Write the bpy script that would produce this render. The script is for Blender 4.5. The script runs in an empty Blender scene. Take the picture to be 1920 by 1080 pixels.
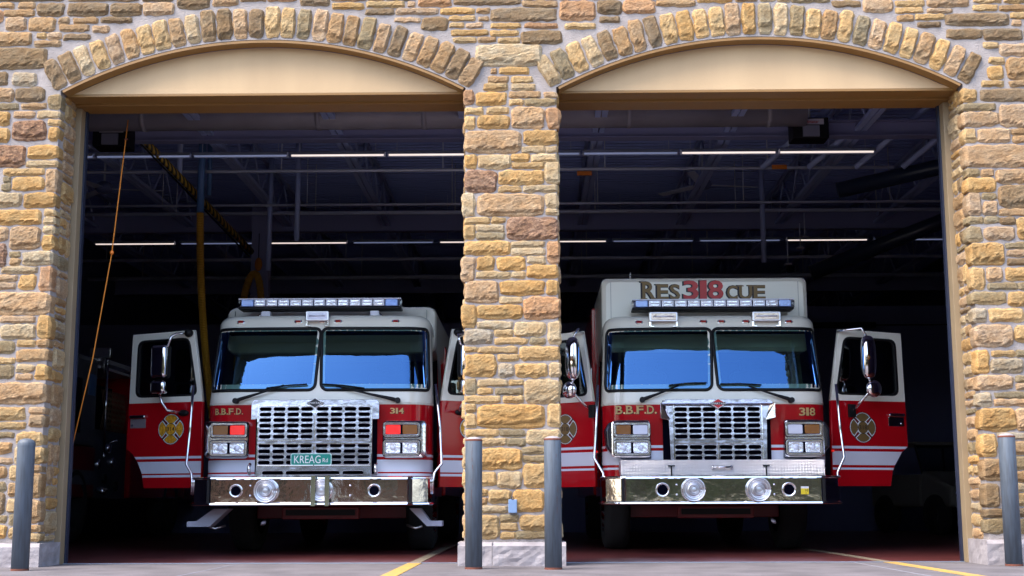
import bpy, math, random
from math import sin, cos, pi, radians, sqrt, atan2, tan
from mathutils import Vector, Matrix, noise
random.seed(7)
SC = bpy.context.scene
COL = SC.collection

# ------------------------------------------------------------------ camera, sky, sun, exposure
cam_d = bpy.data.cameras.new('camera'); cam = bpy.data.objects.new('camera', cam_d); COL.objects.link(cam)
cam_d.sensor_width = 36.0; cam_d.lens = 2525.8/1920*36; cam_d.clip_end = 900; cam_d.clip_start = .05
cam.matrix_world = (Matrix.Translation((0, -11.6, .506)) @ Matrix.Rotation(.014935, 4, 'Z')
                    @ Matrix.Rotation(pi/2+.159649, 4, 'X') @ Matrix.Rotation(-.003, 4, 'Z'))
SC.camera = cam
SUN = Vector((-.46, -.32, .84)).normalized()
W = bpy.data.worlds.new('World'); SC.world = W; W.use_nodes = True
wn = W.node_tree.nodes; wl = W.node_tree.links; wn.clear()
sky = wn.new('ShaderNodeTexSky'); sky.sky_type = 'NISHITA'; sky.sun_disc = False
sky.sun_elevation = math.asin(SUN.z); sky.sun_rotation = atan2(SUN.x, SUN.y)
sky.air_density = 1.0; sky.dust_density = 2.5; sky.ozone_density = 1.2
bg = wn.new('ShaderNodeBackground'); bg.inputs['Strength'].default_value = .15
wo = wn.new('ShaderNodeOutputWorld'); wl.new(sky.outputs[0], bg.inputs[0]); wl.new(bg.outputs[0], wo.inputs[0])
sd = bpy.data.lights.new('sun', 'SUN'); sd.energy = 1.2; sd.angle = radians(38); sd.color = (1, .92, .79)
so = bpy.data.objects.new('sun', sd); COL.objects.link(so); so.rotation_euler = SUN.to_track_quat('Z', 'Y').to_euler(); so.location = (-8, -14, 20)
SC.view_settings.view_transform = 'Standard'; SC.view_settings.look = 'None'
SC.view_settings.exposure = 2.15; SC.view_settings.gamma = 1.0; SC.view_settings.use_curve_mapping = False
SC.cycles.max_bounces = 8; SC.cycles.transparent_max_bounces = 12
SC.cycles.sample_clamp_indirect = 6

# ------------------------------------------------------------------ materials
MATS = {}
def mat(name, col, rough=.5, metal=0., spec=.5, bump=0., bscale=40., var=0., vscale=3., coat=0., emit=None, estr=0., aniso=None, detail=6., vcol=None, stretch=None):
    if name in MATS: return MATS[name]
    m = bpy.data.materials.new(name); m.use_nodes = True; MATS[name] = m
    nt = m.node_tree; n = nt.nodes; l = nt.links; b = n['Principled BSDF']
    b.inputs['Base Color'].default_value = (*col, 1); b.inputs['Roughness'].default_value = rough
    b.inputs['Metallic'].default_value = metal; b.inputs['Specular IOR Level'].default_value = spec
    b.inputs['Coat Weight'].default_value = coat; b.inputs['Coat Roughness'].default_value = .04
    if emit: b.inputs['Emission Color'].default_value = (*emit, 1); b.inputs['Emission Strength'].default_value = estr
    tc = n.new('ShaderNodeTexCoord'); src = tc.outputs['Object']
    if stretch:
        mp = n.new('ShaderNodeMapping'); mp.inputs['Scale'].default_value = stretch; l.new(src, mp.inputs[0]); src = mp.outputs[0]
    if var > 0:
        t = n.new('ShaderNodeTexNoise'); t.inputs['Scale'].default_value = vscale; t.inputs['Detail'].default_value = detail; l.new(src, t.inputs['Vector'])
        r = n.new('ShaderNodeValToRGB'); r.color_ramp.elements[0].position = .3; r.color_ramp.elements[1].position = .7
        c2 = vcol or tuple(c*(1-var) for c in col)
        r.color_ramp.elements[0].color = (*c2, 1); r.color_ramp.elements[1].color = (*[min(1, c*(1+var*.4)) for c in col], 1)
        l.new(t.outputs[0], r.inputs[0]); l.new(r.outputs[0], b.inputs['Base Color'])
    if bump > 0:
        t = n.new('ShaderNodeTexNoise'); t.inputs['Scale'].default_value = bscale; t.inputs['Detail'].default_value = detail; l.new(src, t.inputs['Vector'])
        bp = n.new('ShaderNodeBump'); bp.inputs['Strength'].default_value = bump; bp.inputs['Distance'].default_value = .01
        l.new(t.outputs[0], bp.inputs['Height']); l.new(bp.outputs[0], b.inputs['Normal'])
    return m

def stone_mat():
    m = bpy.data.materials.new('rock_faced_sandstone'); m.use_nodes = True
    nt = m.node_tree; n = nt.nodes; l = nt.links; b = n['Principled BSDF']; b.inputs['Roughness'].default_value = .92
    b.inputs['Specular IOR Level'].default_value = .25
    oi = n.new('ShaderNodeObjectInfo'); tc = n.new('ShaderNodeTexCoord')
    cx = n.new('ShaderNodeVectorMath'); cx.operation = 'MULTIPLY_ADD'
    rv = n.new('ShaderNodeCombineXYZ'); rm = n.new('ShaderNodeMath'); rm.operation = 'MULTIPLY'; rm.inputs[1].default_value = 97.
    l.new(oi.outputs['Random'], rm.inputs[0]); l.new(rm.outputs[0], rv.inputs[0]); l.new(rm.outputs[0], rv.inputs[2])
    cx.inputs[1].default_value = (1, 1, 1.7); l.new(tc.outputs['Object'], cx.inputs[0]); l.new(rv.outputs[0], cx.inputs[2])
    def nz(scale, det, ro=.6):
        t = n.new('ShaderNodeTexNoise'); t.inputs['Scale'].default_value = scale; t.inputs['Detail'].default_value = det
        t.inputs['Roughness'].default_value = ro; l.new(cx.outputs[0], t.inputs['Vector']); return t
    big = nz(7, 4); fine = nz(55, 8, .8); grain = nz(160, 3)
    # warm iron stain in patches, value mottling, pale worn arrises, shade painted into hollows
    hs = n.new('ShaderNodeMix'); hs.data_type = 'RGBA'; hs.blend_type = 'MULTIPLY'
    rr = n.new('ShaderNodeValToRGB'); rr.color_ramp.elements[0].position = .42; rr.color_ramp.elements[1].position = .62
    rr.color_ramp.elements[0].color = (.97, .80, .60, 1); rr.color_ramp.elements[1].color = (1.0, 1.0, 1.0, 1)
    l.new(big.outputs[0], rr.inputs[0]); hs.inputs[0].default_value = .6
    l.new(oi.outputs['Color'], hs.inputs[6]); l.new(rr.outputs[0], hs.inputs[7])
    r2 = n.new('ShaderNodeValToRGB'); r2.color_ramp.elements[0].position = .37; r2.color_ramp.elements[1].position = .63
    r2.color_ramp.elements[0].color = (.52, .46, .41, 1); r2.color_ramp.elements[1].color = (1.2, 1.2, 1.18, 1)
    l.new(fine.outputs[0], r2.inputs[0])
    m2 = n.new('ShaderNodeMix'); m2.data_type = 'RGBA'; m2.blend_type = 'MULTIPLY'; m2.inputs[0].default_value = .8
    l.new(hs.outputs[2], m2.inputs[6]); l.new(r2.outputs[0], m2.inputs[7])
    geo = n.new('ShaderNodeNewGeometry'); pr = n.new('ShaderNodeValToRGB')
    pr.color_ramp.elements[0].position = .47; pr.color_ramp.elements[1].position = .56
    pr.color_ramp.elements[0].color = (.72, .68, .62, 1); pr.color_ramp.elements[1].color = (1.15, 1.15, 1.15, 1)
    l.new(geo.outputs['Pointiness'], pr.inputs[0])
    m3 = n.new('ShaderNodeMix'); m3.data_type = 'RGBA'; m3.blend_type = 'MULTIPLY'; m3.inputs[0].default_value = .6
    fl = nz(24, 5, .7); fr_ = n.new('ShaderNodeValToRGB'); fr_.color_ramp.elements[0].position = .46; fr_.color_ramp.elements[1].position = .56
    l.new(fl.outputs[0], fr_.inputs[0]); iv = n.new('ShaderNodeMath'); iv.operation = 'SUBTRACT'; iv.inputs[0].default_value = 1.; l.new(oi.outputs['Alpha'], iv.inputs[1])
    fm = n.new('ShaderNodeMath'); fm.operation = 'MULTIPLY'; l.new(fr_.outputs[0], fm.inputs[0]); l.new(iv.outputs[0], fm.inputs[1])
    m4 = n.new('ShaderNodeMix'); m4.data_type = 'RGBA'; l.new(fm.outputs[0], m4.inputs[0]); l.new(m2.outputs[2], m4.inputs[6]); m4.inputs[7].default_value = (.13, .07, .05, 1)
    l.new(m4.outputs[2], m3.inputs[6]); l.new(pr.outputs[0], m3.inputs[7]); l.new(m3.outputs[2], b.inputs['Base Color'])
    ad = n.new('ShaderNodeMath'); ad.operation = 'MULTIPLY_ADD'; ad.inputs[1].default_value = .25
    l.new(grain.outputs[0], ad.inputs[0]); l.new(fine.outputs[0], ad.inputs[2])
    bp = n.new('ShaderNodeBump'); bp.inputs['Strength'].default_value = .9; bp.inputs['Distance'].default_value = .022
    l.new(ad.outputs[0], bp.inputs['Height']); l.new(bp.outputs[0], b.inputs['Normal'])
    return m
M_STONE = stone_mat()

def glass_mat(name, tint, refl, rough=.0, rc=(.95, .97, 1)):
    m = bpy.data.materials.new(name); m.use_nodes = True; nt = m.node_tree; n = nt.nodes; l = nt.links; n.clear()
    tr = n.new('ShaderNodeBsdfTransparent'); tr.inputs[0].default_value = (*tint, 1)
    gl = n.new('ShaderNodeBsdfGlossy'); gl.inputs['Roughness'].default_value = rough; gl.inputs['Color'].default_value = (*rc, 1)
    fr = n.new('ShaderNodeFresnel'); fr.inputs['IOR'].default_value = 1.5
    tc = n.new('ShaderNodeTexCoord'); wn_ = n.new('ShaderNodeTexNoise'); wn_.inputs['Scale'].default_value = 1.7; wn_.inputs['Detail'].default_value = 2.5; l.new(tc.outputs['Object'], wn_.inputs[0])
    wb = n.new('ShaderNodeBump'); wb.inputs['Strength'].default_value = .13; wb.inputs['Distance'].default_value = .02; l.new(wn_.outputs[0], wb.inputs['Height']); l.new(wb.outputs[0], gl.inputs['Normal'])
    ma = n.new('ShaderNodeMath'); ma.operation = 'MULTIPLY_ADD'; ma.inputs[1].default_value = 1.; ma.inputs[2].default_value = refl; ma.use_clamp = True
    l.new(fr.outputs[0], ma.inputs[0]); mx = n.new('ShaderNodeMixShader'); l.new(ma.outputs[0], mx.inputs[0])
    l.new(tr.outputs[0], mx.inputs[1]); l.new(gl.outputs[0], mx.inputs[2])
    o = n.new('ShaderNodeOutputMaterial'); l.new(mx.outputs[0], o.inputs[0]); return m
M_GLASS = glass_mat('windscreen_glass', (.42, .58, .56), .17, rc=(.16, .42, .95))  # blue of the reflected sky is put into the gloss colour
M_SIDEGLASS = glass_mat('door_glass', (.25, .36, .36), .10)
M_LENS = glass_mat('clear_lens', (.92, .93, .97), .06)

def tread_plate():
    m = mat('tread_plate', (.72, .70, .72), .28, 1.)
    nt = m.node_tree; n = nt.nodes; l = nt.links; b = n['Principled BSDF']; tc = n.new('ShaderNodeTexCoord')
    mp = n.new('ShaderNodeMapping'); mp.inputs['Rotation'].default_value = (0, radians(45), 0); l.new(tc.outputs['Object'], mp.inputs[0])
    ck = n.new('ShaderNodeTexChecker'); ck.inputs['Scale'].default_value = 46; l.new(mp.outputs[0], ck.inputs[0])
    w1 = n.new('ShaderNodeTexWave'); w1.bands_direction = 'X'; w1.inputs['Scale'].default_value = 30; l.new(mp.outputs[0], w1.inputs[0])
    w2 = n.new('ShaderNodeTexWave'); w2.bands_direction = 'Z'; w2.inputs['Scale'].default_value = 30; l.new(mp.outputs[0], w2.inputs[0])
    mx = n.new('ShaderNodeMix'); mx.data_type = 'RGBA'; l.new(ck.outputs[1], mx.inputs[0]); l.new(w1.outputs[0], mx.inputs[6]); l.new(w2.outputs[0], mx.inputs[7])
    bp = n.new('ShaderNodeBump'); bp.inputs['Strength'].default_value = .7; bp.inputs['Distance'].default_value = .004
    l.new(mx.outputs[2], bp.inputs['Height']); l.new(bp.outputs[0], b.inputs['Normal']); return m
M_TREAD = tread_plate()
M_MORTAR = mat('pale_mortar', (.34, .30, .285), .95, bump=1., bscale=70, var=.25, vscale=9)
M_PLINTH = mat('grey_limestone', (.31, .285, .30), .9, bump=.8, bscale=22, var=.3, vscale=7, vcol=(.22, .195, .205))
M_STUCCO = mat('cream_stucco', (.54, .375, .215), .9, bump=.3, bscale=160, var=.13, vscale=1.3, stretch=(1.4, 1, .35))
M_TAN = mat('tan_painted_steel', (.235, .12, .03), .45, bump=.05, bscale=8)
M_JAMB = mat('beige_painted_jamb', (.27, .20, .12), .5, bump=.05, bscale=8, var=.1, vscale=4)
M_CONC = mat('apron_concrete', (.125, .112, .122), .88, bump=.45, bscale=60, var=.38, vscale=2.4, detail=10)
M_RED = mat('fire_engine_red', (.42, .004, .010), .16, spec=.3, coat=.35)
M_WHITE = mat('cab_white', (.82, .80, .71), .25, coat=.4)
M_BAND = mat('reflective_white_band', (.70, .71, .82), .35, coat=.3)
M_CHROME = mat('chrome', (.86, .85, .89), .05, 1., bump=.22, bscale=4)
M_CHROME2 = mat('polished_steel', (.80, .79, .84), .12, 1., bump=.25, bscale=7)
M_BEZEL = mat('bezel_chrome', (.78, .77, .83), .14, 1., bump=.35, bscale=14)
M_GRILLE = mat('grille_chrome', (.44, .43, .50), .14, 1., bump=.3, bscale=9)
M_SATIN = mat('satin_aluminium', (.62, .62, .66), .32, 1.)
M_BLACK = mat('black_rubber', (.008, .008, .010), .5, spec=.25)
M_DARK = mat('dark_interior', (.012, .014, .022), .9, spec=.05)
M_SEAT = mat('seat_fabric', (.07, .08, .11), .95, spec=.05)
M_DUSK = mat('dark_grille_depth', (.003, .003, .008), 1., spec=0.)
M_AMBER = mat('amber_lens', (.26, .095, .012), .12, coat=1., bump=.3, bscale=90)
M_REDLENS = mat('red_lens', (.75, .01, .01), .12, coat=1., bump=.3, bscale=90, emit=(1, .02, .01), estr=.12)
M_DKRED = mat('marker_red_lens', (.35, .01, .01), .1, coat=1.)
M_LAMP = mat('lamp_reflector', (.85, .86, .92), .12, .85, bump=.8, bscale=40)
M_WLENS = mat('frosted_white_lens', (.75, .76, .9), .2, .2, coat=1., bump=.5, bscale=120)
M_BLUELENS = mat('pale_blue_lens', (.22, .36, .78), .12, .2, coat=1., bump=.5, bscale=50)
M_GOLD = mat('gold_leaf_lettering', (.85, .66, .30), .35)
M_DGOLD = mat('dull_gold_lettering', (.20, .125, .045), .45, .2)
M_GOLDP = mat('engine_turned_gold', (.90, .42, .03), .3, .05, bump=.9, bscale=55, var=.5, vscale=30)
M_INK = mat('black_ink', (.01, .01, .018), .5)
M_WINK = mat('white_ink', (.8, .8, .82), .4)
M_LRED = mat('red_lettering', (.55, .003, .006), .35)
M_GREEN = mat('green_sign_sheeting', (.0, .25, .20), .35)
M_STEELPAINT = mat('blue_grey_paint', (.12, .15, .20), .5, bump=.15, bscale=30, var=.35, vscale=5, stretch=(6, 6, 1))
M_RUST = mat('rust', (.12, .035, .02), .9, bump=.5, bscale=60)
M_FLOOR = mat('red_painted_floor', (.12, .030, .030), .35, var=.2, vscale=2)
M_WALLIN = mat('bay_block_wall', (.17, .19, .34), .8, bump=.2, bscale=20)
M_DECK = mat('painted_steel_deck', (.36, .43, .80), .5, .2)
M_JOIST = mat('grey_joist_paint', (.48, .55, .85), .5)
M_BEAM = mat('grey_beam_paint', (.28, .28, .46), .6)
M_DUCT = mat('galvanised_duct', (.36, .33, .36), .5, .1, var=.2, vscale=2)
M_PIPE = mat('pale_pipe', (.70, .72, .82), .4, .1)
M_BLUEPIPE = mat('blue_pipe', (.10, .20, .42), .4)
M_YHOSE = mat('yellow_hose', (.55, .27, .02), .6)
M_ORANGE = mat('orange_rope', (.62, .20, .02), .8)
M_YPAINT = mat('yellow_road_paint', (.46, .27, .03), .75, var=.35, vscale=14, vcol=(.27, .19, .09), detail=10)
M_BEIGE = mat('worn_floor_line', (.22, .18, .13), .6)
M_TUBE_ON = mat('lit_tube', (.9, .9, .9), .4, emit=(1, .84, .76), estr=.22)
M_TUBE_DIM = mat('dim_tube', (.5, .52, .7), .4, emit=(.5, .6, 1), estr=.05)
M_LBLUE = mat('blue_grey_plastic', (.16, .25, .42), .4)
M_GRASS = mat('lawn', (.07, .10, .03), .95, bump=.8, bscale=30, var=.4, vscale=.22, vcol=(.20, .12, .065))
M_LEAF = mat('leaves', (.085, .105, .035), .7, var=.5, vscale=.25, vcol=(.09, .055, .03))
M_BARK = mat('bark', (.10, .07, .05), .95, bump=.8, bscale=18)
M_YSTICK = mat('yellow_sticker', (.75, .58, .02), .5)

# ------------------------------------------------------------------ mesh helpers
class MB:
    def __init__(s): s.v = []; s.f = []; s.m = []; s.sm = []
    def add(s, vs, fs, mi=0, smooth=False):
        o = len(s.v); s.v += [tuple(v) for v in vs]
        for f in fs: s.f.append([i+o for i in f]); s.m.append(mi); s.sm.append(smooth)
        return s
    def box(s, x0, x1, y0, y1, z0, z1, mi=0):
        return s.add([(x, y, z) for x in (x0, x1) for y in (y0, y1) for z in (z0, z1)],
                     [(0, 1, 3, 2), (4, 6, 7, 5), (0, 4, 5, 1), (2, 3, 7, 6), (0, 2, 6, 4), (1, 5, 7, 3)], mi)
    def cyl(s, p, q, r, r2=None, n=16, mi=0, caps=True, smooth=True):
        p = Vector(p); q = Vector(q); r2 = r if r2 is None else r2; d = (q-p).normalized()
        a = d.orthogonal().normalized(); b = d.cross(a); vs = []
        for c, rr in ((p, r), (q, r2)):
            for i in range(n): t = 2*pi*i/n; vs.append(c+a*cos(t)*rr+b*sin(t)*rr)
        s.add(vs, [(i, (i+1) % n, n+(i+1) % n, n+i) for i in range(n)], mi, smooth)
        if caps: s.add(vs[:n], [tuple(range(n-1, -1, -1))], mi); s.add(vs[n:], [tuple(range(n))], mi)
        return s
    def tube(s, pts, r, n=10, mi=0, rr=None):
        pts = [Vector(p) for p in pts]; N = len(pts); rings = []; a = None
        for i, p in enumerate(pts):
            d = (pts[min(i+1, N-1)]-pts[max(i-1, 0)]).normalized()
            if a is None: a = d.orthogonal().normalized()
            a = (a-d*a.dot(d)).normalized(); b = d.cross(a); q = rr[i] if rr else r
            rings.append([p+a*cos(2*pi*k/n)*q+b*sin(2*pi*k/n)*q for k in range(n)])
        vs = [v for R in rings for v in R]
        fs = [(i*n+k, i*n+(k+1) % n, (i+1)*n+(k+1) % n, (i+1)*n+k) for i in range(N-1) for k in range(n)]
        s.add(vs, fs, mi, True); s.add(rings[0], [tuple(range(n-1, -1, -1))], mi); s.add(rings[-1], [tuple(range(n))], mi); return s
    def lathe(s, prof, c=(0, 0, 0), axis='Z', n=24, mi=0, sgn=1):
        vs = []
        for r, h in prof:
            for k in range(n):
                t = 2*pi*k/n; x, y = r*cos(t), r*sin(t)
                if axis == 'Z': v = (x, y, h)
                elif axis == 'Y': v = (x, h, -y)
                else: v = (h, x, y)
                vs.append((v[0]+c[0], v[1]+c[1], v[2]+c[2]))
        fs = [(i*n+k, i*n+(k+1) % n, (i+1)*n+(k+1) % n, (i+1)*n+k) for i in range(len(prof)-1) for k in range(n)]
        return s.add(vs, fs, mi, True)
    def ell(s, c, rx, ry, rz, n=16, m=10, mi=0):
        vs = [(c[0]+rx*sin(pi*j/m)*cos(2*pi*i/n), c[1]+ry*sin(pi*j/m)*sin(2*pi*i/n), c[2]+rz*cos(pi*j/m)) for j in range(m+1) for i in range(n)]
        return s.add(vs, [(j*n+i, (j+1)*n+i, (j+1)*n+(i+1) % n, j*n+(i+1) % n) for j in range(m) for i in range(n)], mi, True)
    def slab(s, outline, y0, y1, ch=0., mi=0, smooth=False):
        """outline [(x,z)] counter-clockwise seen from -Y; y0 = front, y1 = back; ch = front chamfer"""
        n = len(outline); cx = sum(p[0] for p in outline)/n; cz = sum(p[1] for p in outline)/n
        w = max(p[0] for p in outline)-min(p[0] for p in outline); h = max(p[1] for p in outline)-min(p[1] for p in outline)
        rings = [[(x, y1, z) for x, z in outline], [(x, y0+ch, z) for x, z in outline]]
        if ch:
            for a, b in ((.3, .7), (1., 1.)):
                k = ch*(1-cos(a*pi/2)) if a < 1 else ch; yy = y0+ch*(1-sin(a*pi/2)) if a < 1 else y0
                fx = 1-2*k/w; fz = 1-2*k/h; rings.append([(cx+(x-cx)*fx, yy, cz+(z-cz)*fz) for x, z in outline])
        vs = [v for R in rings for v in R]
        s.add(vs, [(i*n+k, i*n+(k+1) % n, (i+1)*n+(k+1) % n, (i+1)*n+k) for i in range(len(rings)-1) for k in range(n)], mi, smooth)
        s.add(rings[-1], [tuple(range(n))], mi); s.add(rings[0], [tuple(range(n-1, -1, -1))], mi); return s
def rrect(x0, x1, z0, z1, r, n=5):
    o = []
    for cx, cz, a in ((x1-r, z0+r, -pi/2), (x1-r, z1-r, 0), (x0+r, z1-r, pi/2), (x0+r, z0+r, pi)):
        for i in range(n+1): t = a+pi/2*i/n; o.append((cx+r*cos(t), cz+r*sin(t)))
    return o
def circ(cx, cz, r, n=20, a0=0.): return [(cx+r*cos(a0+2*pi*i/n), cz+r*sin(a0+2*pi*i/n)) for i in range(n)]

def link(name, data, parent=None, loc=None, rot=None):
    o = bpy.data.objects.new(name, data); COL.objects.link(o)
    if parent is not None: o.parent = parent
    if loc is not None: o.location = loc
    if rot is not None: o.rotation_euler = rot
    return o
def mk(name, mb, mats, parent=None, loc=None, rot=None, bev=0., smooth=None, fixn=True, label=None):
    me = bpy.data.meshes.new(name); me.from_pydata(mb.v, [], mb.f); mats = mats if isinstance(mats, (list, tuple)) else [mats]
    for m in mats: me.materials.append(m)
    me.polygons.foreach_set('material_index', mb.m)
    me.polygons.foreach_set('use_smooth', [smooth if smooth is not None else q for q in mb.sm]); me.update()
    if fixn:
        import bmesh
        bm = bmesh.new(); bm.from_mesh(me); bmesh.ops.remove_doubles(bm, verts=bm.verts, dist=1e-5); bmesh.ops.recalc_face_normals(bm, faces=bm.faces); bm.to_mesh(me); bm.free()
    o = link(name, me, parent, loc, rot)
    if bev:
        md = o.modifiers.new('bevel', 'BEVEL'); md.width = bev; md.segments = 2; md.limit_method = 'ANGLE'; md.angle_limit = radians(40)
    if label: o['label'] = label
    return o
def curve_mesh(cu, y=0., name='plate'):
    ob = bpy.data.objects.new('tmp', cu); me = bpy.data.meshes.new_from_object(ob)
    bpy.data.objects.remove(ob); bpy.data.curves.remove(cu)
    me.transform(Matrix.Translation((0, y, 0)) @ Matrix.Rotation(pi/2, 4, 'X')); me.name = name; return me
def plate(name, outer, holes, y, th, mats, parent=None, bev=0., loc=None, rot=None, label=None):
    """flat plate in XZ with real holes; y = its middle plane"""
    cu = bpy.data.curves.new(name, 'CURVE'); cu.dimensions = '2D'; cu.fill_mode = 'BOTH'; cu.extrude = th/2; cu.bevel_depth = bev; cu.bevel_resolution = 1
    for o in [outer]+list(holes):
        sp = cu.splines.new('POLY'); sp.points.add(len(o)-1); sp.use_cyclic_u = True
        for p, q in zip(sp.points, o): p.co = (q[0], q[1], 0, 1)
    me = curve_mesh(cu, y, name); me.materials.clear(); me.materials.append(mats)
    o = link(name, me, parent, loc, rot)
    if label: o['label'] = label
    return o
SERIF = {'R': [(0, 0), (0, 1), (1, 0)], 'E': [(0, 0), (0, 1)], 'B': [(0, 0), (0, 1)], 'F': [(0, 0), (0, 1)], 'D': [(0, 0), (0, 1)], 'U': [(0, 1), (1, 1)], '1': [(.6, 0)], '4': [(.8, 0)]}
def text(name, s, x0, x1, z0, z1, y, m, parent=None, bold=.02, th=.002, serif=0., loc=None, rot=None):
    cu = bpy.data.curves.new(name, 'FONT'); cu.body = s; cu.size = 1; cu.offset = bold*.7; cu.extrude = 0.0; cu.resolution_u = 3
    ob = bpy.data.objects.new('tmp', cu); me = bpy.data.meshes.new_from_object(ob); bpy.data.objects.remove(ob); bpy.data.curves.remove(cu)
    xs = [v.co.x for v in me.vertices]; ys = [v.co.y for v in me.vertices]; a, b, c, d = min(xs), max(xs), min(ys), max(ys)
    vs = [(x0+(v.co.x-a)/(b-a)*(x1-x0), z0+(v.co.y-c)/(d-c)*(z1-z0)) for v in me.vertices]
    fs = [list(p.vertices) for p in me.polygons]; bpy.data.meshes.remove(me)
    mb = MB(); n = len(vs); mb.add([(x, y, z) for x, z in vs], fs)
    mb.add([(x, y+th, z) for x, z in vs], [f[::-1] for f in fs])
    if serif and len(s) == 1:
        w = (x1-x0); h = (z1-z0)
        for px, pz in SERIF.get(s, []):
            cx = x0+w*(.12+px*.72); cz = z0+(h*.035 if pz == 0 else h*.965)
            mb.box(cx-w*.2*serif, cx+w*.22*serif, y-.0006, y+th, cz-h*.04, cz+h*.04)
    return mk(name, mb, m, parent, loc, rot, fixn=False)
def letters(name, s, xs, z0, z1, y, m, parent, shadow=None, serif=1., bold=.03):
    """one mesh for a short line of serif lettering; xs = [(x0,x1)] per character"""
    obs = []
    for ch, (a, b) in zip(s, xs):
        if ch == '.':
            o = mk('t', MB().slab(circ((a+b)/2, z0+(b-a)*.5, (b-a)*.5, 8), y, y+.002), m)
        else: o = text('t', ch, a, b, z0, z1, y, m, None, bold, serif=serif)
        obs.append(o)
    mb = MB()
    for o in obs:
        mb.add([v.co for v in o.data.vertices], [list(p.vertices) for p in o.data.polygons]); d = o.data; bpy.data.objects.remove(o); bpy.data.meshes.remove(d)
    r = mk(name, mb, m, parent, fixn=False)
    if shadow:
        s2 = MB(); s2.add([(x+shadow[0], yy+.003, z+shadow[1]) for x, yy, z in mb.v], mb.f); mk(name+'_shade', s2, shadow[2], parent, fixn=False)
    return r
def empty(name, loc=(0, 0, 0), rz=0., label=None, cat=None, group=None, parent=None):
    o = link(name, None, parent, loc, (0, 0, rz)); o.empty_display_size = .2; return tag(o, label, cat, group)
def tag(o, label=None, cat=None, group=None, kind=None):
    if label: o['label'] = label
    if cat: o['category'] = cat
    if group: o['group'] = group
    if kind: o['kind'] = kind
    return o
def copy_tree(o, parent=None):
    c = o.copy(); COL.objects.link(c); c.parent = parent
    for ch in list(o.children): copy_tree(ch, c)
    return c
def struct(o): o['kind'] = 'structure'; return o
PIER_STONES = """-277,-24,4313,4373Y -354,-306,4319,4364t -387,-201,4235,4289t -172,14,4233,4288y -416,-206,4161,4225y -173,37,4169,4218c -487,-216,4028,4141Y -187,80,4095,4149t -187,-64,4026,4075y -54,222,4020,4079g 122,227,4098,4142p -592,-516,4034,4168o -587,-425,3945,3999y -392,-197,3944,4008y -587,-496,3813,3921y -473,-193,3812,3929Y -169,116,3809,4001p 140,254,3808,3994o -586,-94,3587,3787p -70,229,3662,3789Y -80,119,3589,3643c 133,228,3593,3642c -586,-491,3447,3569Y -472,-184,3446,3567c -170,-14,3512,3571Y 5,227,3506,3569c -170,113,3444,3497y 122,249,3302,3496c -585,-307,3234,3427r -288,112,3299,3425Y -284,-91,3232,3285y -67,225,3230,3288c -613,-500,3018,3220c -472,106,3016,3213p 125,229,3090,3215c 129,228,3023,3076c -584,-369,2946,3003y -350,-242,2954,3002y -219,231,2804,3000r -589,-500,2817,2927y -486,-242,2878,2935c -486,-237,2806,2864g -589,-191,2669,2788Y -177,113,2733,2785c -177,113,2667,2724c 141,243,2594,2784o -611,-499,2442,2646p -481,-331,2531,2650Y -299,-56,2530,2648Y -37,117,2590,2652c -38,228,2462,2576Y -485,-192,2460,2517c -173,-61,2463,2515c -583,-294,2244,2437p -271,106,2312,2435Y 124,231,2316,2438Y -280,-90,2238,2294c -72,244,2096,2293o -610,-489,2029,2226Y -471,-90,2102,2224Y -471,-170,2018,2079c -151,113,1952,2073c 140,251,1881,2072c -327,-170,1948,2004y -582,-350,1884,2005w -318,-45,1883,1934y -17,112,1881,1933g -582,-480,1815,1861y -466,-129,1804,1860y -106,236,1742,1858y -295,-120,1739,1790y -581,-314,1601,1791Y -291,-166,1596,1711w -143,124,1595,1710Y 142,248,1598,1714c -576,-484,1445,1578g -466,-213,1518,1573c -194,-79,1521,1572y -470,-346,1449,1500y -318,-84,1444,1499g -66,237,1369,1571c -576,-277,1376,1431y -254,-80,1375,1430y -576,-488,1298,1358y -465,103,1160,1356Y 135,245,1172,1355y -575,-488,1161,1280y -571,-300,1088,1142y -278,-67,1087,1141g -45,234,1018,1140c -575,-227,1010,1069c -214,-68,1009,1064g -597,-515,807,993c -497,-96,806,983Y -82,224,936,995g -82,223,864,923g -78,231,656,850y -588,-315,672,784y -296,-101,648,779c -374,-192,523,631y -578,-392,582,645y -578,-392,510,564t -165,89,446,630Y 107,229,446,638y -578,-220,438,496c -279,-129,362,424g -274,-134,290,353y -578,-292,224,420y -111,228,294,419y -274,-152,224,277y -143,227,223,281g"""
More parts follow.
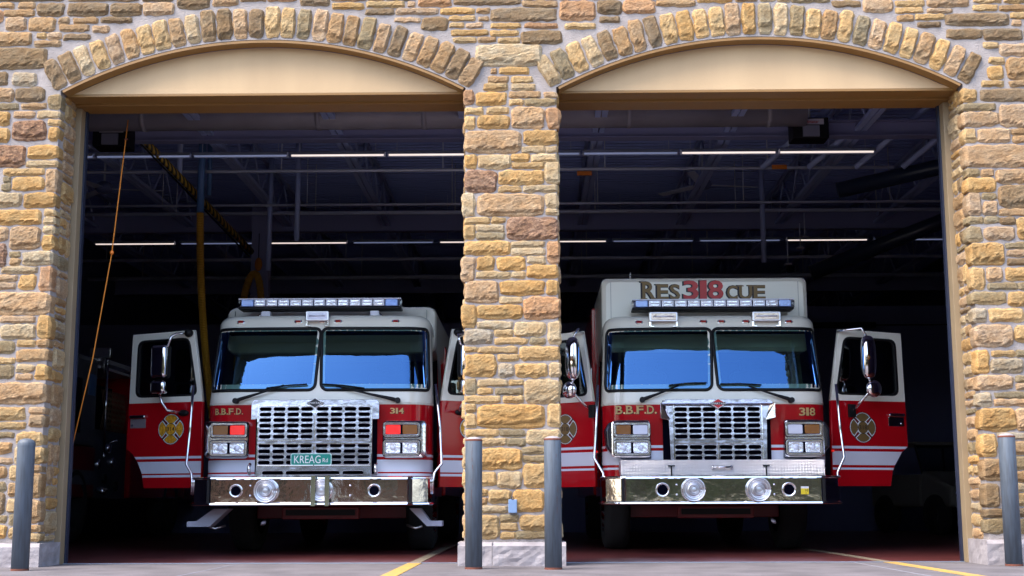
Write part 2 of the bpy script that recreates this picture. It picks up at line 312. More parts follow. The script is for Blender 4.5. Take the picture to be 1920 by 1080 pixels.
LEFT_STONES = """-4321,-4220,4018,4152g -4858,-4598,4017,4071g -4560,-4348,4020,4074t -4828,-4669,3874,3997Y -4628,-4450,3941,3995p -4416,-4219,3939,3999c -4629,-4341,3729,3911r -4321,-4216,3870,3919y -4306,-4220,3727,3845Y -4818,-4660,3716,3839Y -4831,-4510,3490,3681r -4484,-4216,3566,3679Y -4488,-4220,3488,3542c -4689,-4336,3411,3470y -4308,-4213,3264,3468p -4690,-4628,3349,3398g -4700,-4619,3271,3334g -4606,-4330,3275,3392Y -4831,-4522,3126,3252c -4493,-4213,3119,3250Y -4798,-4338,2966,3096Y -4307,-4212,3041,3099y -4308,-4213,2969,3032c -4308,-4213,2887,2950c -4766,-4628,2818,2943p -4598,-4337,2745,2942p -4316,-4212,2744,2868Y -4802,-4627,2589,2790r -4599,-4504,2669,2722g -4595,-4505,2602,2655t -4479,-4219,2601,2720c -4657,-4346,2531,2583c -4318,-4214,2373,2582o -4719,-4521,2460,2507p -4495,-4354,2388,2511Y -4715,-4531,2389,2441p -4776,-4217,2161,2355p -4641,-4341,2091,2147p -4630,-4331,1950,2072c -4309,-4206,1954,2146Y -4707,-4515,1824,1927g -4484,-4334,1879,1936y -4316,-4213,1879,1940t -4483,-4217,1753,1856t -4676,-4508,1731,1782y -4694,-4507,1601,1717g -4481,-4327,1660,1716c -4482,-4333,1591,1637p -4311,-4214,1590,1716Y -4706,-4214,1383,1563p -4673,-4385,1245,1351y -4349,-4215,1295,1350p -4345,-4219,1185,1281t -4667,-4375,1167,1222y -4639,-4477,1094,1135g -4442,-4221,1025,1134y -4632,-4484,957,1053t -4315,-4213,874,1002y -4626,-4478,871,916p -4327,-4221,801,847t -4643,-4519,753,843t -4491,-4352,729,843y -4315,-4218,584,783t -4453,-4342,865,1002c -4613,-4521,639,707g -4492,-4345,594,702t -4326,-4211,373,553t -4614,-4522,446,617b -4493,-4356,459,567c -4336,-4208,288,351t -4327,-4209,216,275y -4591,-4486,244,347Y -4468,-4367,347,436g -4462,-4361,235,324y -4597,-4496,374,428g"""
RIGHT_STONES = """3825,3952,4030,4138Y 3995,4494,4032,4135b 3824,4116,3946,4005g 3818,4133,3804,3931p 4148,4435,3792,3992p 3819,3931,3654,3781y 3950,4231,3653,3774p 4252,4472,3724,3772t 4257,4468,3651,3709t 3818,4458,3430,3628p 3828,3940,3345,3412g 3954,4066,3349,3411t 4092,4446,3280,3405p 3822,4069,3205,3330Y 3951,4077,3142,3190g 4095,4434,3064,3260b 3821,3938,3000,3191p 3954,4079,2994,3118p 4096,4425,2993,3050t 3818,3952,2923,2981g 3962,4082,2923,2980g 4096,4226,2917,2974b 4240,4416,2778,2973Y 3811,3931,2757,2890g 3955,4214,2780,2889p 3815,4115,2554,2747Y 4138,4406,2698,2750g 4143,4402,2632,2684p 4138,4397,2552,2604b 3816,3932,2343,2531y 3952,4090,2412,2530p 4118,4390,2416,2524Y 3960,4208,2337,2393g 4222,4383,2336,2392g 3816,4105,2211,2314g 4128,4376,2196,2312Y 3816,3926,2053,2170w 3954,4243,2057,2168y 3820,4140,1840,2025p 4159,4356,1875,2023y 3816,3921,1610,1803Y 3953,4144,1756,1802y 4163,4345,1755,1801g 3942,4206,1613,1728w 3820,4120,1472,1591p 4149,4331,1535,1585g 4149,4327,1466,1521p 3816,3929,1331,1440w 3963,4322,1398,1448g 3950,4318,1334,1384p 3819,4123,1117,1307Y 4132,4308,1116,1306p 3960,4299,1044,1098w 3820,3947,905,1090Y 3963,4293,917,1026t 3817,3989,703,878t 4010,4285,791,895g 4012,4277,688,773t 3818,3948,479,667b 3970,4271,608,666c 3964,4265,488,590y 3819,4258,394,457b 3817,4251,261,377g"""
TOP_STONES = """-4817,-4685,4974,5020t -4651,-4495,4967,5023t -4774,-4496,4892,4953t -4908,-4791,4833,4950o -4474,-4230,4895,5011b -4187,-3832,4892,5013b -3797,-3525,4889,5005b -3511,-3225,4891,5008p -4753,-4568,4761,4882p -4539,-4306,4754,4880t -4269,-4181,4823,4873t -4142,-3914,4821,4872t -3885,-3609,4824,4874b -4260,-3989,4751,4807t -3574,-3424,4796,4872b -3954,-3813,4709,4794p -3780,-3640,4763,4803b -3401,-3274,4835,4871p -4920,-4512,4615,4736t -4470,-4378,4683,4734y -4363,-4247,4677,4733p -4471,-4243,4607,4657t -4216,-3984,4630,4716b -4933,-4362,4399,4590b -4312,-4201,4526,4586p -4898,-4709,4246,4365b -4661,-4448,4239,4358w -4865,-4648,4096,4215p -4619,-4364,4094,4218b -4355,-4230,4162,4182t -4919,-4236,5039,5100b -4187,-3554,5032,5088t -3515,-3238,5028,5079b -3202,-2911,4914,5076b -2873,-2650,4946,5073p -2605,-2397,4959,5000t -2626,-2398,5020,5061t -2368,-2116,4952,4997t -2379,-2118,5018,5068o -2073,-1821,4939,5066b -1786,-1511,4886,4992Y -1798,-1479,5017,5063o -1478,-1144,4949,5004y -1111,-1048,4952,4997p -1014,-715,4955,5056o -681,-93,4966,5052b -1486,-1235,4833,4934b -1207,-840,4881,4936p -806,-512,4882,4933Y -483,-373,4885,4931t -1215,-1003,4750,4846p -979,-748,4673,4844b -734,-503,4817,4857y -464,-378,4815,4850t -729,-604,4752,4792y -575,-430,4750,4790p -709,-382,4680,4726Y -690,-488,4601,4656y -469,-310,4614,4654t -636,-512,4526,4561p -488,101,4388,4587c -1459,-1324,5020,5061t -1295,-1044,5018,5059g -69,239,4941,4997t -353,233,4812,4928b 267,579,4813,4994o 609,815,4865,4991b 839,1117,4818,4994o -358,-89,4743,4788Y -51,237,4745,4785o 314,582,4732,4782y 621,803,4730,4840b -358,-114,4673,4718y -282,-104,4602,4652y -80,275,4595,4715b 299,524,4612,4712p 120,264,4504,4574p 1132,1482,4900,4986t 1517,1810,4953,5033Y 1853,2035,4955,5031t 2064,2198,4943,5029c 2226,2337,4942,5028c 2355,2685,4910,5026g -69,239,5012,5053b 268,797,5013,5054t 836,1470,5008,5048t 2717,2961,4877,4972b 2993,3251,4809,4990p 3286,3530,4917,4972y 3283,3522,4857,4902y 3569,3931,4909,5014p 3564,3783,4859,4890p 3822,3960,4863,4888p 3971,4218,4946,5011y 3971,4190,4871,4921y 4213,4546,4868,4918t 4252,4552,4943,5009y 3298,3441,4747,4832t 3452,3709,4790,4840y 3722,4278,4732,4842b 4304,4542,4793,4848y 4309,4390,4729,4773p 4418,4537,4717,4767t 3476,3666,4680,4770b 3728,4032,4603,4693b 4051,4388,4595,4695b 4412,4530,4593,4693g 3619,3704,4620,4655p 3827,4026,4523,4573y 4050,4173,4516,4571y 3965,4155,4452,4497Y 4185,4521,4450,4554p 4080,4221,4377,4427y 4073,4205,4229,4348Y 4236,4510,4228,4425t 4015,4204,4166,4215y 4256,4501,4163,4213t"""
V1 = 'bbcyptyytcbbpbyygpttgpbpttbt'; V2 = 'cgycbttbyYyypYgcgytygpyytYpb'
# ------------------------------------------------------------------ ground
XL, PL, PR, XR = -4.21, -.595, .239, 3.828        # opening edges on the facade plane
struct(mk('ground', MB().box(-300, 300, -300, 300, -.5, -.062), M_GRASS))
struct(mk('apron', MB().box(-14, 14, -18, .5, -.05, 0), M_CONC))
struct(mk('road', MB().box(-120, 120, -30, -18.02, -.06, -.03), mat('asphalt', (.055, .055, .06), .9, bump=.3, bscale=60)))
struct(mk('bay_floor', MB().box(-9, 9, .56, 27, -.05, .0), M_FLOOR))
struct(mk('threshold_strip', MB().box(-9, 9, .5, .56, -.05, .006), mat('steel_threshold', (.22, .26, .33), .5, .5, bump=.3, bscale=30)))
for nm, x0, x1, y0, y1, m, z in (('painted_line', -1.105, -.985, -6, .5, M_YPAINT, .004), ('floor_line', -1.10, -1.0, .56, 6, M_BEIGE, .004),
                              ('painted_line', 3.07, 3.18, -6, .5, M_YPAINT, .004), ('floor_line', 3.07, 3.17, .56, 6, M_BEIGE, .004)):
    struct(mk(nm, MB().box(x0, x1, y0, y1, -.001, z), m))
for (x0, x1, y0, y1) in ((2.80, 2.812, -12, .45), (-2.6, -2.588, -12, .45), (-14, 14, -1.9, -1.888)):
    struct(mk('joint_line', MB().box(x0, x1, y0, y1, -.001, .002), mat('joint_sealant', (.22, .22, .26), .9)))

# ------------------------------------------------------------------ stones
CC = dict(Y=(.52, .345, .155), y=(.52, .38, .205), c=(.52, .42, .275), p=(.51, .375, .245), o=(.49, .31, .185), r=(.42, .27, .18), g=(.315, .26, .165), b=(.27, .205, .13), t=(.41, .285, .165), w=(.40, .35, .27))
FLECK = dict(r=.3, p=.8, o=.75, b=.85)
def stone_mesh(w, h, seed, proud=.03, skirt=.03, cut=0., rag=1.):
    nx = max(6, min(20, int(w/.019))); nz = max(7, min(14, int(h/.014)))
    o = Vector((seed*3.17, seed*1.31, seed*.77)); rnd = random.Random(seed)
    ledge = rnd.uniform(-.82, -.5); la = rnd.uniform(.25, .8); tilt = rnd.uniform(-.3, .3)
    P = []; mn = min(w, h)
    for j in range(nz+1):
        for i in range(nx+1):
            s = -1+2*i/nx; t = -1+2*j/nz
            # rounded corner: push the corner in along both axes
            k = (abs(s)**5)*(abs(t)**5)
            x = s*w/2-(mn*.09)*k*(1 if s > 0 else -1); z = t*h/2-(mn*.09)*k*(1 if t > 0 else -1)
            q = Vector((x*9, z*9, 0))+o
            ed = max(abs(s), abs(t))
            jx = noise.noise(q*1.7)*.015*rag*abs(s)**3; jz = noise.noise(q*1.9+Vector((7, 3, 1)))*.013*rag*abs(t)**3
            dx = (1-abs(s))*w/2; dz = (1-abs(t))*h/2; e = min(dx, dz)
            f = min(1, e/.006); f = f*f*(3-2*f)
            n1 = noise.noise(q*.55); n2 = noise.noise(q*1.6+Vector((1, 9, 4))); n3 = abs(noise.noise(q*3.1)); n4 = noise.noise(q*6.3)
            up = (t+tilt*s-ledge-noise.noise(Vector((x*14, seed, 0)))*.35)
            lg = 1 if up < 0 else max(0, 1-up*2.2)
            line = ledge+.30*noise.noise(Vector((x*22, seed*1.7, 0)))+.12*noise.noise(Vector((x*60, seed*.7, 3)))+tilt*s*.5
            base = .78+.10*n1+.14*n2+.16*n4+.10*n3+(.22 if noise.noise(q*.8+Vector((4, 4, 4))) > .12 else 0)*(1 if mn > .07 else .4)
            if t > .45: base *= 1-.45*(t-.45)
            step = max(0., min(1., (t-line)/.14)); hgt = proud*base*(.30+.70*step)
            P.append((x+jx, -max(.002, hgt*f+.004), z+jz))
    vs = list(P); fs = []
    W_ = nx+1
    for j in range(nz):
        for i in range(nx):
            a = j*W_+i; fs.append((a, a+1, a+W_+1, a+W_))
    rim = [i for i in range(W_)]+[j*W_+nx for j in range(1, nz+1)]+[nz*W_+i for i in range(nx-1, -1, -1)]+[j*W_ for j in range(nz-1, 0, -1)]
    b0 = len(vs); vs += [(P[i][0], skirt, P[i][2]) for i in rim]; n = len(rim)
    for k in range(n): fs.append((rim[k], b0+k, b0+(k+1) % n, rim[(k+1) % n]))
    fs.append(tuple(b0+k for k in range(n)))
    me = bpy.data.meshes.new('stone'); me.from_pydata(vs, [], [f[::-1] if False else f for f in fs]); me.materials.append(M_STONE)
    me.polygons.foreach_set('use_smooth', [False]*len(me.polygons)); me.update(); return me
SEED = [10]
def stone(parent, pos, w, h, c, rot=(0, 0, 0), name='stone', proud=None, skirt=.03, rag=1.):
    SEED[0] += 1; sd_ = SEED[0]; rnd = random.Random(sd_)
    big = min(w, h)
    if proud is None: proud = (.013+.10*big*rnd.uniform(.6, 1.15)) if c != 'g' else .015
    proud = min(proud, .05)
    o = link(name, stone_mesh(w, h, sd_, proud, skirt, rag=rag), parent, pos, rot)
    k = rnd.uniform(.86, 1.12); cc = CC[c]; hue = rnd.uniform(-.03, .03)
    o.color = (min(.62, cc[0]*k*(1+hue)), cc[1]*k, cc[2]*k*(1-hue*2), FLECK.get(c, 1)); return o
def parse(s):
    out = []
    for t in s.split():
        a = t[:-1].split(','); out.append(tuple(int(v)/1000 for v in a)+(t[-1],))
    return out
def ashlar(u0, u1, v0, v1, seed, hmin=.055, hmax=.21, wmin=.12, wmax=.42, pal='YYyyccppttgb', gap=.014):
    r = random.Random(seed); out = []; v = v0
    while v < v1-.04:
        h = r.choice((r.uniform(hmin, .09), r.uniform(.1, .14), r.uniform(.14, hmax))); h = min(h, v1-v)
        if v1-v-h < .05: h = v1-v
        u = u0
        while u < u1-.02:
            w = r.uniform(wmin, wmax)*(1 if h > .08 else 1.2)
            if u1-u-w < wmin*.8: w = u1-u
            if h > .13 and r.random() < .35:
                k = r.uniform(.42, .58)
                out.append((u+gap/2, u+w-gap/2, v+gap/2, v+h*k-gap/2, r.choice(pal))); out.append((u+gap/2, u+w-gap/2, v+h*k+gap/2, v+h-gap/2, r.choice(pal)))
            else: out.append((u+gap/2, u+w-gap/2, v+gap/2, v+h-gap/2, r.choice(pal)))
            u += w
        v += h
    return out
def lay_front(parent, lst, y=0., corner=()):
    for x0, x1, z0, z1, c in lst:
        sk = .03
        for cx in corner:
            if abs(x0-cx) < .045 or abs(x1-cx) < .045: sk = .11
        if x1-x0 > .02 and z1-z0 > .02: stone(parent, ((x0+x1)/2, y, (z0+z1)/2), x1-x0+.013, z1-z0+.012, c, skirt=sk)
def lay_side(parent, lst, x, facing):
    # facing +1: normal +x ; -1: normal -x ; lst in (y, z)
    for a0, a1, z0, z1, c in lst:
        stone(parent, (x, (a0+a1)/2, (z0+z1)/2), a1-a0, z1-z0, c, rot=(0, 0, pi/2 if facing > 0 else -pi/2))
def plinth(parent, x0, x1, y0, y1, z0, z1, seed):
    # rough dressed block with sloped top edge
    o = Vector((seed*5.1, 2, 7)); mb = MB()
    nx = max(3, int((x1-x0)/.05)); nz = 5; ny = max(3, int((y1-y0)/.06))
    def d(p, n, amt):
        q = noise.noise(Vector(p)*11+o)*.5+noise.noise(Vector(p)*26+o)*.3; return tuple(p[i]+n[i]*(q*amt) for i in range(3))
    def sheet(f, nu, nv, n):
        vs = []
        for j in range(nv+1):
            for i in range(nu+1):
                p = f(i/nu, j/nv); e = min(i, nu-i, j, nv-j); vs.append(d(p, n, .0 if e == 0 else .022))
        mb.add(vs, [(j*(nu+1)+i, j*(nu+1)+i+1, (j+1)*(nu+1)+i+1, (j+1)*(nu+1)+i) for j in range(nv) for i in range(nu)])
    c = .012; zt = z1-.03
    sheet(lambda u, v: (x0+(x1-x0)*u, y0, z0+(zt-z0)*v), nx, nz, (0, -1, 0))
    sheet(lambda u, v: (x0+(x1-x0)*u, y0+v*.03, zt+v*.03), nx, 1, (0, -.7, .7))
    sheet(lambda u, v: (x1, y0+(y1-y0)*u, z0+(z1-z0)*v), ny, nz, (1, 0, 0)); sheet(lambda u, v: (x0, y1-(y1-y0)*u, z0+(z1-z0)*v), ny, nz, (-1, 0, 0))
    mb.add([(x0, y0+.03, z1), (x1, y0+.03, z1), (x1, y1, z1), (x0, y1, z1)], [(0, 1, 2, 3)]); mb.add([(x0, y1, z0), (x1, y1, z0), (x1, y1, z1), (x0, y1, z1)], [(0, 1, 2, 3)])
    return mk('plinth_block', mb, M_PLINTH, parent, fixn=False)

ZS = 4.19; RI = 3.79; ZC = 4.645-RI; TH0 = .58
pier = empty('stone_pier', ((PL+PR)/2, .3, 0), 0, 'narrow sandstone pier between the two garage openings, with blue box near its foot', 'pier')
wl_ = empty('stone_wall', (-4.9, .3, 0), 0, 'stone wall section left of the left garage opening, behind the domed bollard', 'wall')
wr_ = empty('stone_wall', (4.5, .3, 0), 0, 'stone wall section right of the right garage opening', 'wall')
wt_ = empty('stone_arch_wall', (0, .3, ZS), 0, 'stone wall above both garage openings with two wide segmental arches', 'wall')
def kid(o, p): o.parent = p; o.matrix_parent_inverse = Matrix.Translation(p.location).inverted(); return o
class Off:      # lets the builders place children in world coordinates under an offset empty
    pass
_link = link
def link(name, data, parent=None, loc=None, rot=None):
    if parent is not None and parent.parent is None and parent.get('wc'):
        l = Vector(loc or (0, 0, 0))-parent.location
        return _link(name, data, parent, l, rot)
    return _link(name, data, parent, loc, rot)
for e in (pier, wl_, wr_, wt_): e['wc'] = 1
mk('mortar', MB().box(PL+.012, PR-.012, .0, .6, 0, ZS), M_MORTAR, pier)
mk('mortar', MB().box(-5.7, XL-.012, .0, .6, 0, ZS), M_MORTAR, wl_)
mk('mortar', MB().box(XR+.012, 5.3, .0, .6, 0, ZS), M_MORTAR, wr_)
# mortar face above, with arched underside
out = [(-5.7, ZS), (XL-.012, ZS)]
arcs = []
for x0, x1 in ((XL-.012, PL+.012), (PR-.012, XR+.012)):
    cx = (x0+x1)/2; R = RI+.006; h = math.asin(((x1-x0)/2)/R); zc = ZS-R*cos(h)
    arcs.append((cx, zc)); out += [(cx+R*sin(-h+2*h*i/28), zc+R*cos(-h+2*h*i/28)) for i in range(29)]
out += [(5.3, ZS), (5.3, 5.34), (-5.7, 5.34)]
o = plate('mortar', out, [], .0655, .131, M_MORTAR, wt_); 
def clear_arch(z0, x0, x1):
    for cx, zc in arcs:
        for x in (x0, x1, (x0+x1)/2):
            dx = x-cx; R = RI+.335
            if abs(dx) < 2.15: z0 = max(z0, zc+sqrt(R*R-dx*dx)) if z0 > 4.3 else z0
    return z0
PS = parse(PIER_STONES); lay_front(pier, PS, corner=(PL, PR))
lay_front(wl_, parse(LEFT_STONES), corner=(XL,)); lay_front(wr_, parse(RIGHT_STONES), corner=(XR,))
for x0, x1, z0, z1, c in parse(TOP_STONES):
    if z0 > 4.42:
        z0 = clear_arch(z0, x0, x1)
    if z1-z0 > .028: lay_front(wt_, [(x0, x1, z0, z1, c)])
lay_front(wt_, ashlar(-4.95, 4.55, 5.075, 5.33, 41, pal='ttbbbyypoY'))
lay_front(wl_, ashlar(-5.68, -4.95, .2, 4.6, 42)); lay_front(wr_, ashlar(4.55, 5.28, .2, 4.6, 43))
lay_front(wl_, ashlar(-5.68, -4.97, 4.62, 5.33, 44, pal='ttbbypo')); lay_front(wr_, ashlar(4.56, 5.28, 4.62, 5.33, 45, pal='ttbbypo'))
# returns into the openings
lay_side(wl_, ashlar(.125, .40, .2, ZS, 51, wmax=.28), XL-.012, 1); lay_side(pier, ashlar(.125, .40, .2, ZS, 52, wmax=.28), PL+.012, -1)
lay_side(pier, ashlar(.125, .40, .2, ZS, 53, wmax=.28), PR-.012, 1); lay_side(wr_, ashlar(.125, .40, .2, ZS, 54, wmax=.28), XR+.012, -1)
# voussoirs
for (cx, zc), V in zip(arcs, (V1, V2)):
    n = len(V); A = .512
    for i, c in enumerate(V):
        a = -A+2*A*(i+.5)/n; rnd = random.Random(i*7+int(cx*10)); L = rnd.uniform(.272, .305)
        r = RI+.022+L/2
        o = stone(wt_, (cx+r*sin(a), -.002, zc+r*cos(a)), rnd.uniform(.126, .142), L, c, rot=(0, a+rnd.uniform(-.02, .02), 0), name='voussoir', skirt=.12, proud=.032)
# plinths
plinth(pier, -.635, -.348, -.085, .41, 0, .195, 1); plinth(pier, -.344, .275, -.085, .41, 0, .195, 2)
plinth(wl_, -4.75, -4.165, -.10, .41, 0, .195, 3); plinth(wl_, -5.7, -4.754, -.10, .41, 0, .195, 4)
plinth(wr_, 3.79, 3.945, -.085, .41, 0, .205, 5); plinth(wr_, 3.949, 4.6, -.085, .41, 0, .205, 6); plinth(wr_, 4.604, 5.3, -.085, .41, 0, .205, 7)
jb = empty('junction_box', (-.172, -.03, .50), 0, 'small blue-grey box fixed low on the stone pier between the bollards', 'electrical box')
mk('box_cover', MB().slab(rrect(-.036, .036, -.062, .052, .008), -.02, .03, .004), M_LBLUE, jb)
mk('hanging_ring', MB().tube([(.0+.012*cos(t), -.018, .062+.012*sin(t)) for t in [i*pi/6 for i in range(13)]], .003, 6), M_BLACK, jb)

# ------------------------------------------------------------------ door surrounds
for (cx, zc), x0, x1, lab in ((arcs[0], XL, PL, 'left garage opening: cream half-moon panel over a tan steel door frame'), (arcs[1], PR, XR, 'right garage opening: cream half-moon panel over a tan steel door frame')):
    e = empty('door_surround', ((x0+x1)/2, .4, 0), 0, lab, 'door frame'); e['wc'] = 1
    hw = (x1-x0)/2; cx = (x0+x1)/2
    R0 = RI-.004; h = math.asin((hw-.004)/R0); zc_ = ZS-R0*cos(h)
    ring = MB(); N = 36
    for y0, y1, w_ in ((-.004, .131, .022),):
        vs = []
        for i in range(N+1):
            a = -h+2*h*i/N
            for r, y in ((R0, y0), (R0, y1), (R0-w_, y1), (R0-w_, y0)): vs.append((cx+r*sin(a), y, zc_+r*cos(a)))
        ring.add(vs, [(i*4+k, i*4+(k+1) % 4, (i+1)*4+(k+1) % 4, (i+1)*4+k) for i in range(N) for k in range(4)], 0, False)
        ring.add(vs[:4], [(0, 1, 2, 3)]); ring.add(vs[-4:], [(0, 1, 2, 3)])
    mk('arch_trim', ring, M_TAN, e)
    R1 = R0-.026; ol = [(cx-hw+.03, 4.196), (cx+hw-.03, 4.196)]+[(cx+R1*sin(h*.985-2*h*.985*i/N), zc_+R1*cos(h*.985-2*h*.985*i/N)) for i in range(N+1)]
    mb = MB(); mb.slab([(x, max(z, 4.196)) for x, z in ol], .131, .20); mk('half_moon_panel', mb, M_STUCCO, e, fixn=True)
    mk('panel_soffit', MB().box(x0+.03, x1-.03, .128, .34, 4.170, 4.195), M_TAN, e, bev=.004)
    mk('head_frame', MB().box(x0+.0, x1-.0, .343, .60, 4.150, 4.193), M_TAN, e, bev=.004)
    mk('side_soffit', MB().box(x0+.001, x0+.029, .128, .34, 4.170, 4.3), M_TAN, e); mk('side_soffit', MB().box(x1-.029, x1-.001, .128, .34, 4.170, 4.3), M_TAN, e)
    for a, b in ((x0-.012, x0+(.045 if x0 < -1 else .010)), (x1-(.045 if x1 > 1 else .010), x1+.012)):
        mk('jamb_frame', MB().box(a, b, .41, .60, 0, 4.149), M_JAMB, e, bev=.004)
    for a, b in (((x0+.046, x0+.062),) if x0 < -1 else ((x1-.062, x1-.046),)):
        mk('door_track', MB().box(a, b, .52, .58, .007, 4.149), mat('navy_track', (.012, .017, .04), .5), e)

# ------------------------------------------------------------------ bollards
M_BOL = mat('weathered_bollard_paint', (.075, .095, .125), .55, var=.5, vscale=6, stretch=(9, 9, .9), bump=.12, bscale=25, vcol=(.06, .072, .09))
def bollard(x, y, h, lab, dome, r=.069):
    e = empty('bollard', (x, y, 0), random.uniform(0, 6), lab, 'bollard', 'steel pipe bollards in front of the fire station')
    p = [(0, 0), (r, 0), (r, h-.01), (r-.004, h)]
    if dome: mk('pipe', MB().lathe([(0, 0), (r, 0), (r, h-.05)], n=32), M_BOL, e); mk('domed_cap', MB().lathe([(r+.001, h-.05), (r+.001, h-.03), (r*.93, h-.012), (r*.72, h+.003), (r*.4, h+.012), (0, h+.015)], n=32), M_BOL, e)
    else:
        mk('pipe', MB().lathe(p, n=32), M_BOL, e)
        mk('concrete_fill', MB().lathe([(r-.004, h-.004), (r*.9, h+.008), (r*.5, h+.02), (0, h+.024)], n=32), M_PLINTH, e)
        mk('rust_rim', MB().lathe([(r+.0012, h-.012), (r+.0015, h-.001), (r-.002, h+.003)], n=32), M_RUST, e)
        mb = MB(); rn = random.Random(int(x*100)); zz = h-.012
        a0 = -pi/2+rn.uniform(-.5, .5)-e.rotation_euler.z
        for k in range(22):
            z0 = h-.01-k*.028; w = .035*rn.random()+.004; a = a0+noise.noise(Vector((k*.4, x, 0)))*.12
            if rn.random() < .7: mb.add([((r+.0012)*cos(a-w/2), (r+.0012)*sin(a-w/2), z0), ((r+.0012)*cos(a+w/2), (r+.0012)*sin(a+w/2), z0), ((r+.0012)*cos(a+w*.3), (r+.0012)*sin(a+w*.3), z0-.03), ((r+.0012)*cos(a-w*.3), (r+.0012)*sin(a-w*.3), z0-.03)], [(0, 1, 2, 3)])
        mk('rust_streak', mb, M_RUST, e)
    mk('rust_foot', MB().lathe([(r+.0015, 0), (r+.0015, .012), (r+.0005, .016)], n=32), M_RUST, e)
    return e
bollard(-4.095, -.70, 1.035, 'domed blue-grey bollard at the left edge, before the left stone wall', True)
bollard(-.478, -.605, 1.03, 'rusty-topped bollard at the left foot of the middle pier', False)
bollard(.159, -.70, 1.03, 'rusty-topped bollard at the right foot of the middle pier', False)
bollard(3.945, -.262, 1.06, 'rusty-topped bollard at the right edge, before the right stone wall', False)
# ------------------------------------------------------------------ apparatus bay shell
struct(mk('bay_wall', MB().box(-9.2, -9.0, .6, 27, 0, 6.6).box(9.0, 9.2, .6, 27, 0, 6.6).box(-9.2, 9.2, 27, 27.2, 0, 6.6), M_WALLIN))
struct(mk('bay_front_wall', MB().box(-9.2, -5.7, .3, .6, 0, 6.6).box(5.3, 9.2, .3, .6, 0, 6.6).box(-5.7, 5.3, .345, .6, 4.20, 6.6), M_WALLIN))
mb = MB(); zc = 5.84; y = .6; vs = []; pitch = .16; k = 0
prof = []
while y < 27:
    prof += [(y, zc), (y+.05, zc), (y+.07, zc+.045), (y+.14, zc+.045)]; y += pitch
for y, z in prof: vs += [(-9.2, y, z), (9.2, y, z)]
mb.add(vs, [(2*i, 2*i+1, 2*i+3, 2*i+2) for i in range(len(prof)-1)])
struct(mk('ceiling', mb, M_DECK, fixn=False))
struct(mk('roof_slab', MB().box(-9.3, 9.3, .1, 27.3, 5.93, 6.08), M_WALLIN))
# open-web joists running front to back
ORD = 'first second third fourth fifth sixth seventh eighth ninth tenth'.split()
def joist(x, lab):
    e = empty('roof_joist', (x, .6, 5.14), 0, lab, 'roof joist', 'open-web joists under the bay ceiling')
    mb = MB().box(-.05, -.008, 0, 26.4, .62, .67).box(.008, .05, 0, 26.4, .62, .67); mk('top_chord', mb, M_JOIST, e)
    mb = MB().box(-.075, -.008, 0, 26.4, 0, .05).box(.008, .075, 0, 26.4, 0, .05); mk('bottom_chord', mb, M_JOIST, e)
    mb = MB(); y = .2; up = True
    while y < 26: mb.cyl((0, y, .03 if up else .64), (0, y+.62, .64 if up else .03), .016, n=5); y += .62; up = not up
    mk('web_bars', mb, M_JOIST, e); return e
j0 = joist(-7.4, 'open-web grey roof joist, first of ten counted from the left bay wall')
for i in range(1, 10):
    c = copy_tree(j0); c.location.x = -7.4+i*1.65; c['label'] = 'open-web grey roof joist, %s of ten counted from the left bay wall' % ORD[i]
for i in range(4):
    pass
def beam(y, z, lab, h=.30):
    e = empty('cross_beam', (0, y, z), 0, lab, 'steel beam', 'steel beams across the bay')
    mk('web', MB().box(-9, 9, -.006, .006, .012, h-.012), M_BEAM, e); mk('flange', MB().box(-9, 9, -.09, .09, 0, .012), M_BEAM, e); mk('flange', MB().box(-9, 9, -.09, .09, h-.012, h), M_BEAM, e)
beam(4.9, 5.06, 'nearest steel cross beam, just above the front row of strip lights', .20); beam(10.6, 5.05, 'second steel cross beam, above the rear row of strip lights', .34); beam(17, 5.0, 'farthest steel cross beam deep in the dark bay', .4)
# X braces between joists
mb = MB()
e = empty('pipe_run', (0, 6.2, 5.0), 0, 'pale thin pipe across both bays behind the front strip lights', 'pipe', 'pipes across the bay')
def pipe(y, z, r, x0, x1, lab, m=M_PIPE):
    e = empty('pipe_run', (0, y, z), 0, lab, 'pipe', 'pipes across the bay')
    mk('pipe', MB().cyl((x0, 0, 0), (x1, 0, 0), r, n=8), m, e)
    for i in range(int((x1-x0)/2.2)): mk('hanger_rod', MB().cyl((x0+1.1+i*2.2, 0, 0), (x0+1.1+i*2.2, 0, 5.84-z), .008, n=5), M_PIPE, e)
bpy.data.objects.remove(e)
pipe(6.2, 5.0, .022, -8.9, 4.9, 'pale thin pipe across both bays behind the front strip lights')
pipe(8.3, 5.0, .02, -8.9, 8.9, 'second pale thin pipe across the bays'); pipe(9.1, 5.05, .03, -8.9, 8.9, 'thicker third pale pipe across the bays')
pipe(12.6, 4.95, .03, -8.9, 8.9, 'pale pipe behind the rear row of strip lights'); pipe(4.3, 5.34, .02, -2.2, 8.9, 'pale pipe tucked beside the big round duct')
pipe(14.9, 5.0, .04, -8.9, 8.9, 'far pale pipe above the partition panels')
# round duct
d = empty('air_duct', (0, 4.35, 5.22), 0, 'big round galvanised air duct running across the front of both bays', 'duct')
mb = MB(); mb.cyl((-8.8, 0, 0), (3.35, 0, 0), .165, n=28); mk('duct_tube', mb, M_DUCT, d)
for x in (-6.6, -4.75, -2.6, -1.3, 1.2, 2.9): mk('duct_collar', MB().cyl((x-.03, 0, 0), (x+.03, 0, 0), .174, n=28), M_DUCT, d)
